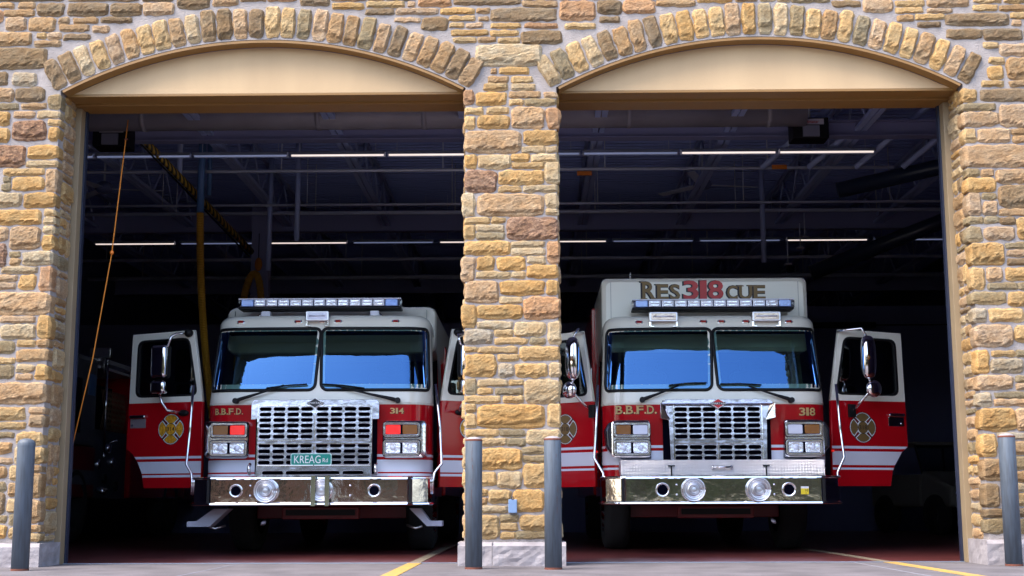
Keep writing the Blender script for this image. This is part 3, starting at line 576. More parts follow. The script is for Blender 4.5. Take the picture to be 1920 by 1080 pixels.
# fluorescent strips
def strip(x, y, z, lit, lab, w=1.24):
    e = empty('strip_light', (x, y, z), 0, lab, 'strip light', 'strip lights in two rows across the bay')
    mk('reflector', MB().add([(-w/2, -.07, 0), (w/2, -.07, 0), (w/2, -.03, .05), (-w/2, -.03, .05), (w/2, .03, .05), (-w/2, .03, .05), (w/2, .07, 0), (-w/2, .07, 0)],
        [(0, 1, 2, 3), (3, 2, 4, 5), (5, 4, 6, 7)]), mat('light_reflector', (.45, .48, .6), .4), e, fixn=False)
    mk('tube', MB().cyl((-w/2+.02, 0, .012), (w/2-.02, 0, .012), .019, n=8), (M_TUBE_DIM, M_TUBE_ON)[lit], e)
    for sx in (-.4, .4): mk('chain', MB().cyl((w*sx, 0, .05), (w*sx, 0, 5.84-z), .004, n=4), M_PIPE, e)
ons = '0000110011100'
for i, ch in enumerate(ons):
    x = -7.6+i*1.27
    if x < 4.4: strip(x, 5.4, 5.0, int(ch), ('lit' if ch == '1' else 'unlit')+' strip light in the front row, fitting %s along' % ('first second third fourth fifth sixth seventh eighth ninth tenth eleventh twelfth thirteenth'.split()[i]))
for i, ch in enumerate('1010110010'):
    strip(-6.9+i*1.5, 11.3, 5.0, int(ch), ('lit' if ch == '1' else 'unlit')+' strip light in the rear row, fitting %s along' % ('first second third fourth fifth sixth seventh eighth ninth tenth'.split()[i]), 1.4)
# ceiling fans
for x, lab in ((-6.4, 'white ceiling fan hanging in the upper left of the left bay'), (2.55, 'white ceiling fan hanging near the middle of the right bay')):
    e = empty('ceiling_fan', (x, 8.0, 5.2), 0, lab, 'ceiling fan', 'ceiling fans')
    mk('rod', MB().cyl((0, 0, .1), (0, 0, .64), .018, n=8), M_PIPE, e); mk('motor', MB().lathe([(0, -.06), (.1, -.05), (.14, 0), (.12, .06), (.05, .11), (0, .12)], n=18), M_WALLIN, e)
    for k in range(3):
        a = k*2*pi/3+.2; b = MB(); b.box(.12, .85, -.06, .06, -.004, .004); mk('blade', b, M_PIPE, e, rot=(.15, 0, a))
# door operators
for x, z, lab in ((-5.18, 4.90, 'black door opener box with red label, left bay'), (3.42, 4.94, 'black door opener box with red label, right bay')):
    e = empty('door_opener', (x, 4.5, z), 0, lab, 'door opener', 'garage door openers')
    mk('housing', MB().box(-.22, .22, -.1, .2, -.02, .24), M_BLACK, e, bev=.01); mk('label_strip', MB().box(-.14, .16, -.104, -.1, .15, .22), mat('label_white', (.55, .5, .55), .5), e)
    text('label_lettering', 'Liftmaster', -.08, .10, .165, .205, -.106, M_LRED, e); mk('motor_cover', MB().box(-.10, .10, -.13, -.1, -.005, .13), mat('motor_grey', (.22, .22, .28), .5), e)
    mk('support_rod', MB().cyl((0, 0, .24), (0, 0, .92), .022, n=8), M_PIPE, e)
    mk('power_cord', MB().tube([(-.05, -.02, .24), (-.12, -.02, .34), (-.22, -.02, .44), (-.33, -.02, .47)], .01, 6), M_BLACK, e)
# exhaust hose and its pipe
e = empty('exhaust_pipe', (-4.44, 6.0, 4.39), 0, 'blue vertical exhaust drop pipe above the yellow hose', 'pipe'); mk('pipe', MB().cyl((0, 0, 0), (0, 0, 1.45), .05, n=16), M_BLUEPIPE, e)
def hose(pts, r, lab, ring=.022, name='exhaust_hose'):
    P = []; pts = [Vector(p) for p in pts]
    for a, b in zip(pts, pts[1:]):
        n = max(2, int((b-a).length/ring*2)); P += [a.lerp(b, i/n) for i in range(n)]
    rr = [r*(1.0 if i % 2 else .86) for i in range(len(P))]
    e = empty(name, pts[0], 0, lab, 'hose'); mk('corrugated_tube', MB().tube([p-pts[0] for p in P], r, 12, rr=rr), M_YHOSE, e, smooth=False); return e
hose([(-4.44, 6, 4.38), (-4.42, 6, 3.8), (-4.38, 6, 3.2), (-4.33, 6, 2.7), (-4.27, 6, 2.2), (-4.2, 6.1, 1.6), (-4.0, 6.3, 1.2)], .052, 'ribbed yellow exhaust hose hanging behind the left fire engine')
def bez(a, b, c, d, n=14):
    a, b, c, d = map(Vector, (a, b, c, d)); return [a*(1-t)**3+b*3*t*(1-t)**2+c*3*t*t*(1-t)+d*t**3 for t in [i/n for i in range(n+1)]]
hose(bez((-4.64, 9.4, 2.6), (-4.62, 9.4, 4.4), (-4.28, 9.4, 4.5), (-4.28, 9.4, 3.55)), .06, 'yellow hose looped over a grey post behind the left light bar', .05)
hose(bez((7.2, 10, 4.2), (7.3, 10, 1.6), (7.75, 10, .9), (8.5, 10, 3.0)), .07, 'yellow hose hanging in a loop in the dark right of the right bay', .05)
hose([(7.2, 10.2, 5.4), (7.2, 10.2, 2.8), (7.25, 10.2, .5)], .07, 'long straight yellow hose hanging in the dark right of the right bay', .05)
e = empty('hose_post', (-4.38, 9.7, 0), 0, 'grey steel post the yellow hose loop hangs beside', 'post'); mk('post', MB().box(-.14, .14, 0, .2, 0, 5.3), M_BEAM, e)
e = empty('orange_balancer', (-4.33, 9.35, 4.28), 0, 'orange hose balancer above the yellow hose loop', 'balancer'); mk('drum', MB().ell((0, 0, 0), .06, .05, .11), M_ORANGE, e); mk('hook', MB().cyl((0, 0, .1), (0, 0, .5), .008, n=6), M_BLACK, e)
# striped lifting boom
m = mat('striped_boom', (.5, .30, .03), .6); nt = m.node_tree; wv = nt.nodes.new('ShaderNodeTexWave'); wv.bands_direction = 'DIAGONAL'; wv.inputs['Scale'].default_value = 6.5
tc = nt.nodes.new('ShaderNodeTexCoord'); rp = nt.nodes.new('ShaderNodeValToRGB'); rp.color_ramp.interpolation = 'CONSTANT'; rp.color_ramp.elements[1].position = .5
rp.color_ramp.elements[0].color = (.012, .012, .015, 1); rp.color_ramp.elements[1].color = (.55, .32, .03, 1)
nt.links.new(tc.outputs['Object'], wv.inputs[0]); nt.links.new(wv.outputs[1], rp.inputs[0]); nt.links.new(rp.outputs[0], nt.nodes['Principled BSDF'].inputs['Base Color'])
e = empty('striped_boom', (-4.98, 5.0, 5.16), 0, 'black and yellow striped pole slanting down from the ceiling of the left bay', 'pole')
mk('pole', MB().cyl((0, 0, 0), (.82, 3.0, -.93), .045, n=12), m, e); mk('cable', MB().cyl((-.03, 0, -.06), (.79, 3.0, -1.0), .012, n=6), M_BLACK, e)
mk('end_bracket', MB().box(-.12, .06, -.05, .05, .0, .10), M_SATIN, e); mk('hanger_post', MB().cyl((.5, 1.6, -.4), (.5, 1.6, .68), .035, n=8), M_BLUEPIPE, e)
# pull rope
e = empty('pull_rope', (-3.85, .8, 4.15), 0, 'thin orange pull rope with a ball, slanting down beside the left door jamb', 'rope')
mk('rope', MB().tube([(0, 0, 0), (-.10, 0, -1.3), (-.235, 0, -2.3), (-.425, 0, -3.31)], .006, 8), M_ORANGE, e); mk('ball', MB().ell((-.10, 0, -1.29), .02, .02, .02, 14, 9), mat('orange_plastic', (.75, .2, .02), .35), e)
mk('knot', MB().ell((-.012, 0, -.19), .022, .02, .01, 10, 6), M_RUST, e)
# vertical hangers, truss ends, far partition
for x, y, z0, lab in ((-4.74, 6.0, 4.9, 'short blue-grey ceiling hanger post left of the blue pipe'), (-4.02, 8.6, 4.05, 'blue-grey hanger post right of the yellow hose'), (-3.42, 7.6, 4.3, 'thin hanger post in the middle of the left bay'), (3.6, 9, 4.2, 'hanger post in the right bay near the fan')):
    e = empty('hanger_post', (x, y, z0), 0, lab, 'post'); mk('post', MB().cyl((0, 0, 0), (0, 0, 5.84-z0), .04, n=8), M_JOIST, e)
struct(mk('partition_wall', MB().box(-8.9, 3.2, 14, 14.15, 0, 3.95), M_WALLIN))
struct(mk('partition_wall', MB().box(3.25, 8.9, 14.4, 14.55, 0, 4.3), M_WALLIN))
e = empty('spring_shaft', (4.9, 13.8, 3.85), 0, 'dark garage door spring shaft high on the rear wall of the right bay', 'door spring')
mk('shaft', MB().cyl((-2.2, 0, 0), (3.6, 0, 0), .015, n=8), M_BLACK, e); mk('spring', MB().cyl((-1.2, 0, 0), (-.5, 0, 0), .06, n=12), M_BLACK, e); mk('spring', MB().cyl((-.1, 0, 0), (1.6, 0, 0), .06, n=12), M_BLACK, e)
# sloping black ducts high on the right
for p, q, r, lab in (((4.2, 6.5, 4.75), (8.6, 5.6, 5.6), .11, 'dark blue flexible duct rising to the right in the right bay'), ((4.4, 9.4, 4.1), (8.4, 8.6, 5.6), .12, 'black pipe slanting up to the right in the right bay')):
    e = empty('sloping_duct', p, 0, lab, 'duct'); mk('duct', MB().cyl((0, 0, 0), Vector(q)-Vector(p), r, n=14), mat('navy_duct', (.02, .03, .06), .3), e)
for i in range(5):
    x = 4.2+i*.62; e = empty('raking_strut', (x, 4.6, 5.8), 0, 'grey raking strut by the right bay door opener, %s from the left' % ORD[i], 'strut', 'raking struts by the right opener'); mk('strut', MB().cyl((0, 0, 0), (-1.15, 1.2, -.9), .04, n=8), M_JOIST, e)
for x, y, z, lab in ((4.45, 10, 4.8, 'small pale junction plate highest on the slanting conduit'), (4.25, 9.4, 4.5, 'small pale junction plate middle on the slanting conduit'), (3.95, 8.9, 4.15, 'small pale junction plate lowest on the slanting conduit')):
    e = empty('small_fitting', (x, y, z), .3, lab, 'fitting'); mk('plate', MB().box(-.05, .05, -.04, .04, -.01, .015), mat('label_white', (.55, .5, .55), .5), e); mk('stem', MB().cyl((0, 0, .015), (0, 0, .4), .01, n=6), M_PIPE, e)
for x, y, z, lab in ((.72, 6.15, 4.93, 'orange tag on the thin pipe in the right bay'), (3.35, 6.15, 5.0, 'orange clip on the thin pipe right of the fan')):
    e = empty('orange_tag', (x, y, z), 0, lab, 'tag'); mk('tag_plate', MB().box(-.1, .1, -.005, .005, -.03, .03), mat('orange_plastic', (.75, .2, .02), .35), e)

# ------------------------------------------------------------------ what faces the station (seen in chrome and glass)
def tree(x, y, h, seed, lab):
    r = random.Random(seed); e = empty('broadleaf_tree', (x, y, -.06), 0, lab, 'tree', 'trees across the road facing the station')
    mb = MB().tube([(0, 0, 0), (.1, 0, h*.25), (0, .1, h*.5), (.15, 0, h*.8)], .2, 8, rr=[.28, .2, .14, .04])
    tips = []
    for k in range(14):
        a = r.uniform(0, 2*pi); z0 = h*r.uniform(.15, .6); L = h*r.uniform(.2, .38); b = Vector((cos(a)*L, sin(a)*L, L*.7+z0)); mb.tube([(0, 0, z0), (b.x*.5, b.y*.5, (z0+b.z)/2-.1), b], .07, 6, rr=[.1, .06, .02]); tips.append(b)
    mk('trunk', mb, M_BARK, e); lf = MB()
    for k in range(2600):
        t = r.choice(tips); p = t+Vector((r.gauss(0, h*.09), r.gauss(0, h*.09), r.gauss(0, h*.08))); s = r.uniform(.2, .42); u = Vector((r.gauss(0, 1), r.gauss(0, 1), r.gauss(0, 1))).normalized()*s; w = u.orthogonal()
        lf.add([p-u, p+w*.5, p+u, p-w*.5], [(0, 1, 2, 3)])
    mk('crown', lf, M_LEAF, e, fixn=False)
for i, (x, y, h, d) in enumerate(((-44, -46, 12, 'farthest tree off to the left'), (-34, -44, 10, 'wide tree far to the left'), (35, -44, 10, 'wide tree far to the right'), (-25, -44, 11, 'tall leafy tree at the left end'), (-18, -43, 9, 'round tree second from the left'), (-10, -46, 11, 'third tree from the left'), (-3, -44, 12, 'tallest tree, straight behind the camera'), (4.5, -43, 9, 'spreading tree with a wide low crown'), (12, -46, 11, 'leafy tree with a tall crown'), (19, -43, 10, 'second last tree of the row'), (26, -42, 11, 'last tree at the right end of the row'))):
    tree(x, y, h, i+3, d+', across the road from the station')
tw = random.Random(9); lf = MB()
for q in range(-150, 150, 10): lf.box(q, q+10, -1, 1, 0, 5+tw.random()*3)
for k in range(7000):
    p = Vector((tw.uniform(-150, 150), tw.uniform(-1, 3), tw.uniform(0, 9))); s = tw.uniform(.3, .9); u = Vector((tw.gauss(0, 1), tw.gauss(0, 1), tw.gauss(0, 1))).normalized()*s; w = u.orthogonal()
    lf.add([p-u, p+w*.6, p+u, p-w*.6], [(0, 1, 2, 3)])
tag(mk('distant_treeline', lf, M_LEAF, None, (0, -95, -.06), fixn=False), 'far band of woodland closing the view across the road', 'woodland', kind='stuff')
hg = empty('clipped_hedge', (0, -38, -.06), 0, 'dark green clipped hedge in four lengths along the far side of the road', 'hedge')
rh = random.Random(5); lf = MB(); [lf.box(q, q+14, -.5, .5, 0, 1.5) for q in (-60, -34, 14, 34)]
for k in range(5000):
    p = Vector((rh.choice((-60, -34, 14, 34))+rh.uniform(0, 14), rh.uniform(-.6, .75), rh.uniform(0, 2.0))); s = rh.uniform(.08, .2); u = Vector((rh.gauss(0, 1), rh.gauss(0, 1), rh.gauss(0, 1))).normalized()*s; w = u.orthogonal()
    lf.add([p-u, p+w*.6, p+u, p-w*.6], [(0, 1, 2, 3)])
mk('foliage', lf, M_LEAF, hg, fixn=False)
h = empty('brick_house', (-11, -60, -.06), 0, 'red-brown house with a gabled roof far across the road from the station', 'house')
mk('wall', MB().box(-8, 8, -4, 4, 0, 3.6), mat('brown_brick', (.25, .12, .07), .9, var=.3, vscale=8), h); mk('roof', MB().add([(-8.5, -4.6, 3.5), (8.5, -4.6, 3.5), (8.5, 4.6, 3.5), (-8.5, 4.6, 3.5), (-8.5, 0, 6), (8.5, 0, 6)], [(0, 1, 5, 4), (3, 4, 5, 2), (0, 4, 3), (1, 2, 5), (0, 3, 2, 1)]), mat('shingle_roof', (.10, .08, .07), .9), h)
for x in (-6, -3, 3, 6): mk('window', MB().box(x-.6, x+.6, 4.0, 4.05, 1.0, 2.4), M_SIDEGLASS, h)
mk('door', MB().box(-.5, .5, 4.0, 4.06, 0, 2.1), M_WHITE, h)
# ------------------------------------------------------------------ fire engines
HW = 1.20; RC = .26; AF = HW-RC; YF = .42
def surf(u, z, off=0., inset=0.):
    lean = 0.
    if z > 1.62: h_ = min(z, 2.46)-1.62; lean = LEAN[0]*h_+LEAN[1]*h_*h_
    tp = max(0, z-1.62)*.045
    a = AF; s = 1 if u >= 0 else -1; w = abs(u); bow = .035
    def P(w):
        if w <= a: return Vector((w, YF+bow*(w/a)**2)), Vector((2*bow*w/a/a, -1)).normalized()
        if w <= a+RC*pi/2:
            t = (w-a)/RC; return Vector((a+RC*sin(t), YF+bow+RC*(1-cos(t)))), Vector((sin(t), -cos(t)))
        return Vector((a+RC, YF+bow+RC+(w-a-RC*pi/2))), Vector((1, 0))
    p, n = P(w); front = max(0., min(1., 1-(p.y-YF)/2.2)); p = p+n*(off-inset)
    return Vector((s*(p.x-tp), p.y+lean*front, z))
LEAN = [.235, .08]
def surf_patch(rowfn, z0, z1, nz, nu, off, zs=None):
    """rows of constant z, u range from rowfn(z)"""
    mb = MB(); vs = []; zs = zs or [z0+(z1-z0)*j/nz for j in range(nz+1)]
    for z in zs:
        a, b = rowfn(z); vs += [surf(a+(b-a)*i/nu, z, off) for i in range(nu+1)]
    mb.add(vs, [(j*(nu+1)+i, j*(nu+1)+i+1, (j+1)*(nu+1)+i+1, (j+1)*(nu+1)+i) for j in range(len(zs)-1) for i in range(nu)], 0, True); return mb
def surf_ring(outl, w, off0, off1):
    """raised gasket following an outline in (u,z), width w inward"""
    n = len(outl); mb = MB(); vs = []
    for i in range(n):
        a = Vector(outl[i-1]); b = Vector(outl[(i+1) % n]); d = (b-a).normalized(); nn = Vector((-d.y, d.x))
        p = Vector(outl[i]); q = p+nn*w
        vs += [surf(p.x, p.y, off0), surf(p.x, p.y, off1), surf(q.x, q.y, off1), surf(q.x, q.y, off0)]
    mb.add(vs, [(i*4+k, i*4+(k+1) % 4, ((i+1) % n)*4+(k+1) % 4, ((i+1) % n)*4+k) for i in range(n) for k in range(4)], 0, True); return mb
def dens(o, step=.04):
    r = []
    for i in range(len(o)):
        a = Vector(o[i]); b = Vector(o[(i+1) % len(o)]); n = max(1, int((b-a).length/step)); r += [tuple(a.lerp(b, k/n)) for k in range(n)]
    return r
def sweep(path, prof, mb=None, mi=0):
    mb = mb or MB(); N = len(path); vs = []
    for i in range(N):
        p = Vector(path[i]); a = Vector(path[max(i-1, 0)]); b = Vector(path[min(i+1, N-1)])
        d1 = (p-a).normalized() if i else (b-p).normalized(); d2 = (b-p).normalized() if i < N-1 else d1
        n1 = Vector((d1.y, -d1.x)); n2 = Vector((d2.y, -d2.x)); m = (n1+n2).normalized(); k = 1/max(.3, m.dot(n1))
        for o, z in prof: q = p+m*o*k; vs.append((q.x, q.y, z))
    L = len(prof); mb.add(vs, [(i*L+k, i*L+(k+1) % L, (i+1)*L+(k+1) % L, (i+1)*L+k) for i in range(N-1) for k in range(L)], mi)
    mb.add(vs[:L], [tuple(range(L))]); mb.add(vs[-L:], [tuple(range(L))]); return mb
def cross_petals(R, g=0.):
    """four flared arms of a fire-service cross"""
    P = []
    for k in range(4):
        a0 = k*pi/2; pts = []
        for t in (-.72, -.5, -.25, 0, .25, .5, .72):
            r = R*(1.0-.10*(abs(t)/.72)**2); pts.append((a0+t, r))
        pts = [(t, r) for t, r in pts]; o = [(r*cos(t), r*sin(t)) for t, r in pts]
        b = R*.34; w = R*.20
        inner = [(b*cos(a0)-w*sin(a0)*1, b*sin(a0)+w*cos(a0)), (b*cos(a0)+w*sin(a0), b*sin(a0)-w*cos(a0))]
        P.append(o+inner)
    return P
def shrink(o, d):
    cx = sum(p[0] for p in o)/len(o); cz = sum(p[1] for p in o)/len(o); r = max(sqrt((p[0]-cx)**2+(p[1]-cz)**2) for p in o)
    return [(cx+(p[0]-cx)*(1-d/r), cz+(p[1]-cz)*(1-d/r)) for p in o]
def emblem(parent, x, z, R, num, muted, y=0.):
    e = link('station_emblem', None, parent, (x, y, z))
    g = M_DGOLD if muted else M_GOLDP
    layers = ((M_INK, .012, -.0012), (M_WINK, 0., -.0024), (M_INK, -.013, -.0036), (g, -.018, -.0048))
    for nm, (m, d, yy) in zip(('outline', 'white_edge', 'inner_line', 'gold_field'), layers):
        mb = MB()
        for pt in cross_petals(R):
            mb.slab(shrink(pt, -d), yy, yy+.0008)
        mb.slab(circ(0, 0, R*.47+d, 28), yy-.0005, yy+.0003)
        mk(nm, mb, m, e)
    mk('centre_ring', MB().slab(circ(0, 0, R*.40, 28), -.0062, -.0056), M_INK, e); mk('centre_disc', MB().slab(circ(0, 0, R*.37, 28), -.0072, -.0066), g, e)
    text('number', num, -R*.30, R*.30, -R*.13, R*.15, -.0082, M_INK, e, .01)
def mesh_copy(o, parent, loc=None):
    c = o.copy(); COL.objects.link(c); c.parent = parent
    if loc is not None: c.location = loc
    return c
def lamp_pair(parent, xs, z0, z1, y, mats_, w=.155):
    for x, m, nm in zip(xs, mats_, ('lamp', 'lamp')):
        mk(nm, MB().slab(rrect(x-w/2, x+w/2, z0, z1, .014), y-.012, y+.004, .006), m, parent)
def door(E, side, S, num, muted, ang, var):
    """side -1 = left in the picture; built in its own frame: x from the hinge outward, y back, z up"""
    d = side
    o = [(0, .70), (.02, 1.62), (.96, 1.62), (.97, 1.13), (.89, 1.07), (.81, .97), (.755, .85), (.725, .70)]
    X = lambda pts: [(d*a, b) for a, b in pts][::(-1 if d > 0 else 1)]
    hinge = (d*(HW+.07), YF+.31, 0)
    lo = X(o[::-1]) if True else None
    D = plate('door', X(o), [], 0, .042, M_RED, E, .004, hinge, (0, 0, d*ang), label='open %s door of the cab, red below and white above' % ('left' if d < 0 else 'right'))
    # white window frame with a real opening
    up = [(.02, 1.622), (.155, 2.40), (.945, 2.385), (.96, 1.622)]
    wo = []
    base = [(.075, 1.685), (.205, 2.325), (.875, 2.315), (.885, 1.685)]
    for i in range(4):
        p0, p1, p2 = Vector(base[i-1]), Vector(base[i]), Vector(base[(i+1) % 4]); r = .085
        a = p1+(p0-p1).normalized()*r; b = p1+(p2-p1).normalized()*r
        for t in (0, .25, .5, .75, 1): wo.append(tuple(a*(1-t)**2+p1*2*t*(1-t)+b*t*t))
    plate('window_frame', X(up), [X(wo)], 0, .042, M_WHITE, D, .004)
    big = [tuple((Vector(p)-Vector((.51, 2.0)))*1.0+Vector((.51, 2.0))) for p in wo]; sm = [tuple((Vector(p)-Vector((.51, 2.0)))*.94+Vector((.51, 2.0))) for p in wo]
    plate('window_gasket', X(big), [X(sm)], -.001, .046, M_BLACK, D, .003)
    plate('window_pane', X(sm), [], .0, .006, M_SIDEGLASS, D)
    # trim inner panel
    plate('inner_panel', X([(.04, .74), (.04, 1.6), (.93, 1.6), (.93, 1.15), (.78, .95), (.70, .74)]), [], .03, .012, M_DARK, D)
    # stripes
    a, b, c, e_, f, g = [s for s in S]
    def edge(z): return .725+.03*(max(0, z-.70)/.15) if z < .85 else (.755+(z-.85)/.12*.055 if z < .97 else (.81+(z-.97)/.10*.08 if z < 1.07 else .89+(z-1.07)/.06*.08))
    for z0, z1, m, nm in ((b, a, M_BAND, 'thin_stripe'), (e_, c, M_BAND, 'wide_band'), (g, f, M_BAND, 'thin_stripe')):
        plate(nm, X([(.003, z0), (.003, z1), (min(.966, edge(z1)), z1), (min(.966, edge(z0)), z0)]), [], -.0265, .0016, m, D)
    emblem(D, d*.40, 1.33, .163, num, muted, -.026)
    # handle
    hx = d*.83; mk('handle', MB().slab(rrect(hx-.10, hx+.10, 1.455, 1.49, .014), -.06, -.03, .008), M_CHROME, D)
    mk('handle_plate', MB().slab(rrect(hx-.10, hx+.10, 1.35, 1.45, .006), -.032, -.026, .002), M_CHROME2 if var else mat('grey_handle_plate', (.22, .18, .2), .4), D)
    mk('lock_cylinder', MB().slab(circ(hx+d*.07, 1.38, .012, 12), -.037, -.032), M_CHROME, D)
    return D
def mirror(D, side, var, mx=.42):
    d = side; x = d*mx
    e = link('mirror', None, D, (0, 0, 0)); 
    if not var:
        mk('mirror_housing', MB().slab(rrect(x-.09, x+.09, 1.87, 2.22, .03, 4), -.30, -.20, .03, smooth=True), M_CHROME, e)
        mk('mirror_edge', MB().slab(rrect(x-.098, x+.098, 1.862, 2.228, .034, 4), -.205, -.185), M_BLACK, e)
        mk('spot_mirror_housing', MB().slab(rrect(x-.085, x+.085, 1.70, 1.84, .03, 4), -.30, -.21, .03, smooth=True), M_CHROME, e)
        mk('mirror_arm', MB().tube([(d*.18, -.03, 2.37), (d*.30, -.12, 2.36), (x-d*.10, -.2, 2.32), (x-d*.07, -.22, 2.2)], .014, 8), M_CHROME, e)
        mk('lower_arm', MB().tube([(x, -.24, 1.72), (x-d*.04, -.24, 1.6), (x-d*.08, -.2, 1.52), (d*.24, -.03, 1.50)], .014, 8), M_CHROME, e)
        mk('arm_base', MB().ell((d*.20, -.05, 2.37), .05, .05, .045), M_BLACK, e); mk('arm_base', MB().ell((d*.24, -.04, 1.50), .07, .03, .035), M_BLACK, e)
    else:
        mb = MB(); mb.ell((x-d*.06, -.25, 2.08), .085, .07, .235, 20, 16); mb.v = [(a, b, 2.08+(c-2.08)*1.0) for a, b, c in mb.v]
        def sq(v, c, r): t = (v-c)/r; return c+r*(abs(t)**.6)*(1 if t > 0 else -1)
        mb.v = [(sq(a, x-d*.06, .085), b, sq(c, 2.08, .235)) for a, b, c in mb.v]
        mk('mirror_housing', mb, M_CHROME, e); mk('amber_marker', MB().ell((x-d*.1, -.315, 2.07), .02, .015, .03, 10, 8), M_AMBER, e)
        mk('convex_mirror', MB().ell((x, -.24, 1.74), .095, .05, .095, 20, 12), M_CHROME, e)
        mk('mirror_arm', MB().tube([(d*.12, -.03, 2.38), (d*.22, -.12, 2.39), (x-d*.10, -.2, 2.40), (x-d*.06, -.24, 2.30)], .014, 8), M_CHROME, e); mk('lower_arm', MB().tube([(x-d*.06, -.24, 1.86), (x-d*.02, -.24, 1.74), (x-d*.12, -.2, 1.62), (x-d*.16, -.05, 1.5)], .014, 8), M_CHROME, e)
        mk('arm_base', MB().box(x-d*.16-.04, x-d*.16+.04, -.06, -.026, 1.44, 1.58), M_BLACK, e)
def engine(loc, rz, label, cfg):
    E = empty('fire_engine', loc, rz, label, 'fire engine', None); S = cfg['stripes']
    rescue = cfg['rescue']; LEAN[:] = (.205, .05) if rescue else (.222, .07)
    # ---- cab skin
    U = AF+RC*pi/2+1.55
    us = sorted(set([round(-AF+2*AF*i/24, 4) for i in range(25)]+[round(s*(AF+RC*pi/2*i/7), 4) for s in (-1, 1) for i in range(8)]+[s*(AF+RC*pi/2+q) for s in (-1, 1) for q in (.12, .95, 1.55)]))
    a, b, c, e_, f, g = S
    zs = sorted(set([.60, .70, g, f, e_, c, b, a, 1.2, 1.4, 1.56, 1.62, 1.70, 1.78, 1.9, 2.0, 2.1, 2.2, 2.3, 2.37, 2.42, 2.45]))
    vs = []; rows = []
    for z in zs: rows.append([surf(u, z) for u in us])
    for k in range(1, 6):
        t = k/5*pi/2; rows.append([surf(u, 2.45, 0, .13*(1-cos(t)))+Vector((0, 0, .11*sin(t))) for u in us])
    L = len(us); mb = MB(); mb.v = [tuple(v) for R in rows for v in R]
    for j in range(len(rows)-1):
        z0 = zs[j] if j < len(zs) else 2.5; z1 = zs[j+1] if j+1 < len(zs) else 2.56
        for i in range(L-1):
            um = (us[i]+us[i+1])/2; zm = (z0+z1)/2
            if 1.74 < zm < 2.37 and .04 < abs(um) < 1.17 and z0 >= 1.77 and z1 <= 2.38: continue
            if abs(um) > AF+RC*pi/2+.1 and abs(um) < AF+RC*pi/2+.96 and .7 < zm < 2.37: continue
            mi = 1 if zm > 1.56 else 0
            if b < zm < a or e_ < zm < c or g < zm < f: mi = 2
            mb.f.append([j*L+i, j*L+i+1, (j+1)*L+i+1, (j+1)*L+i]); mb.m.append(mi); mb.sm.append(True)
    top = [(len(rows)-1)*L+i for i in range(L)]; mb.f.append(top); mb.m.append(1); mb.sm.append(False)
    mk('cab_shell', mb, [M_RED, M_WHITE, M_BAND], E)
    # belt-line lip of the white upper cab
    mk('belt_trim', surf_ring(dens(rrect(-1.36, 1.36, 1.565, 1.585, .008, 2), .05), .006, 0, .006), M_WHITE, E)
    # ---- windscreen
    u1 = 1.245 if not rescue else 1.235
    for s in (-1, 1):
        oo = []
        rr_ = rrect(.022, u1, 1.700, 2.415, .085, 6)
        oo = dens([(s*p, q) for p, q in rr_][::(1 if s > 0 else -1)], .045)
        gk = mk('windscreen_gasket', surf_ring(oo, .032, -.012, .010), M_BLACK, E)
        def rf(z, s=s):
            z0, z1, r = 1.715, 2.40, .07; k = 0
            if z < z0+r: k = r-sqrt(max(0, r*r-(z0+r-z)**2))
            if z > z1-r: k = r-sqrt(max(0, r*r-(z-z1+r)**2))
            a_, b_ = .036+k, u1-.014-k; return (a_, b_) if s > 0 else (-b_, -a_)
        mk('windscreen', surf_patch(rf, 1.715, 2.40, 22, 26, .0), M_GLASS, E, label=None)
        # wipers
        if not rescue:
            px, pz = (-.86, 1.60) if s < 0 else (.85, 1.60); tx, tz = (-.36, 1.765) if s < 0 else (.20, 1.755); bl = (-.55, 1.735, -.12, 1.775) if s < 0 else (.06, 1.775, .50, 1.73)
        else:
            px, pz = (-.78, 1.61) if s < 0 else (.80, 1.60); tx, tz = (-.40, 1.76) if s < 0 else (.36, 1.75); bl = (-.50, 1.765, -.10, 1.79) if s < 0 else (.06, 1.775, .50, 1.765)
        P0 = surf(px, pz, .05); P1 = surf(tx, tz, .05)
        wp = mk('wiper', MB().tube([P0, surf(px*.9+tx*.1, pz*.9+tz*.1, .06), surf(px*.5+tx*.5, (pz+tz)/2-.005, .065), P1], .012, 6, rr=[.02, .02, .012, .009]), M_BLACK, E)
        mk('wiper_pivot', MB().cyl(surf(px, pz, 0), surf(px, pz, .075), .03, n=12), M_BLACK, wp)
        mk('wiper_blade', MB().tube([surf(bl[0], bl[1], .03), surf((bl[0]+bl[2])/2, (bl[1]+bl[3])/2+.008, .03), surf(bl[2], bl[3], .03)], .009, 6), M_BLACK, wp)
    # ---- cab inside
    I = mk('cab_floor', MB().box(-1.1, 1.1, YF+.15, 2.4, .95, 1.0), M_DARK, E)
    mk('dashboard', MB().box(-1.08, 1.08, YF+.12, YF+.55, 1.0, 1.66), M_DARK, E, bev=.04)
    mk('rear_bulkhead', MB().box(-1.14, 1.14, 2.2, 2.25, .62, 2.5), M_DARK, E)
    for x in (-.62, .62):
        st = mk('seat', MB().box(x-.25, x+.25, 1.35, 1.85, 1.15, 1.32), M_SEAT, E, bev=.05); mk('backrest', MB().box(x-.25, x+.25, 1.78, 1.95, 1.3, 2.05), M_SEAT, st, bev=.06); mk('headrest', MB().box(x-.13, x+.13, 1.80, 1.92, 2.05, 2.25), M_SEAT, st, bev=.04)
    mk('steering_wheel', MB().tube([(.62+.22*cos(t), 1.02+.06*sin(t), 1.60+.2*sin(t)) for t in [i*pi/12 for i in range(25)]], .014, 6), M_BLACK, E)
    mk('headliner', MB().box(-1.12, 1.12, YF+.45, 2.2, 2.40, 2.44), M_DARK, E)
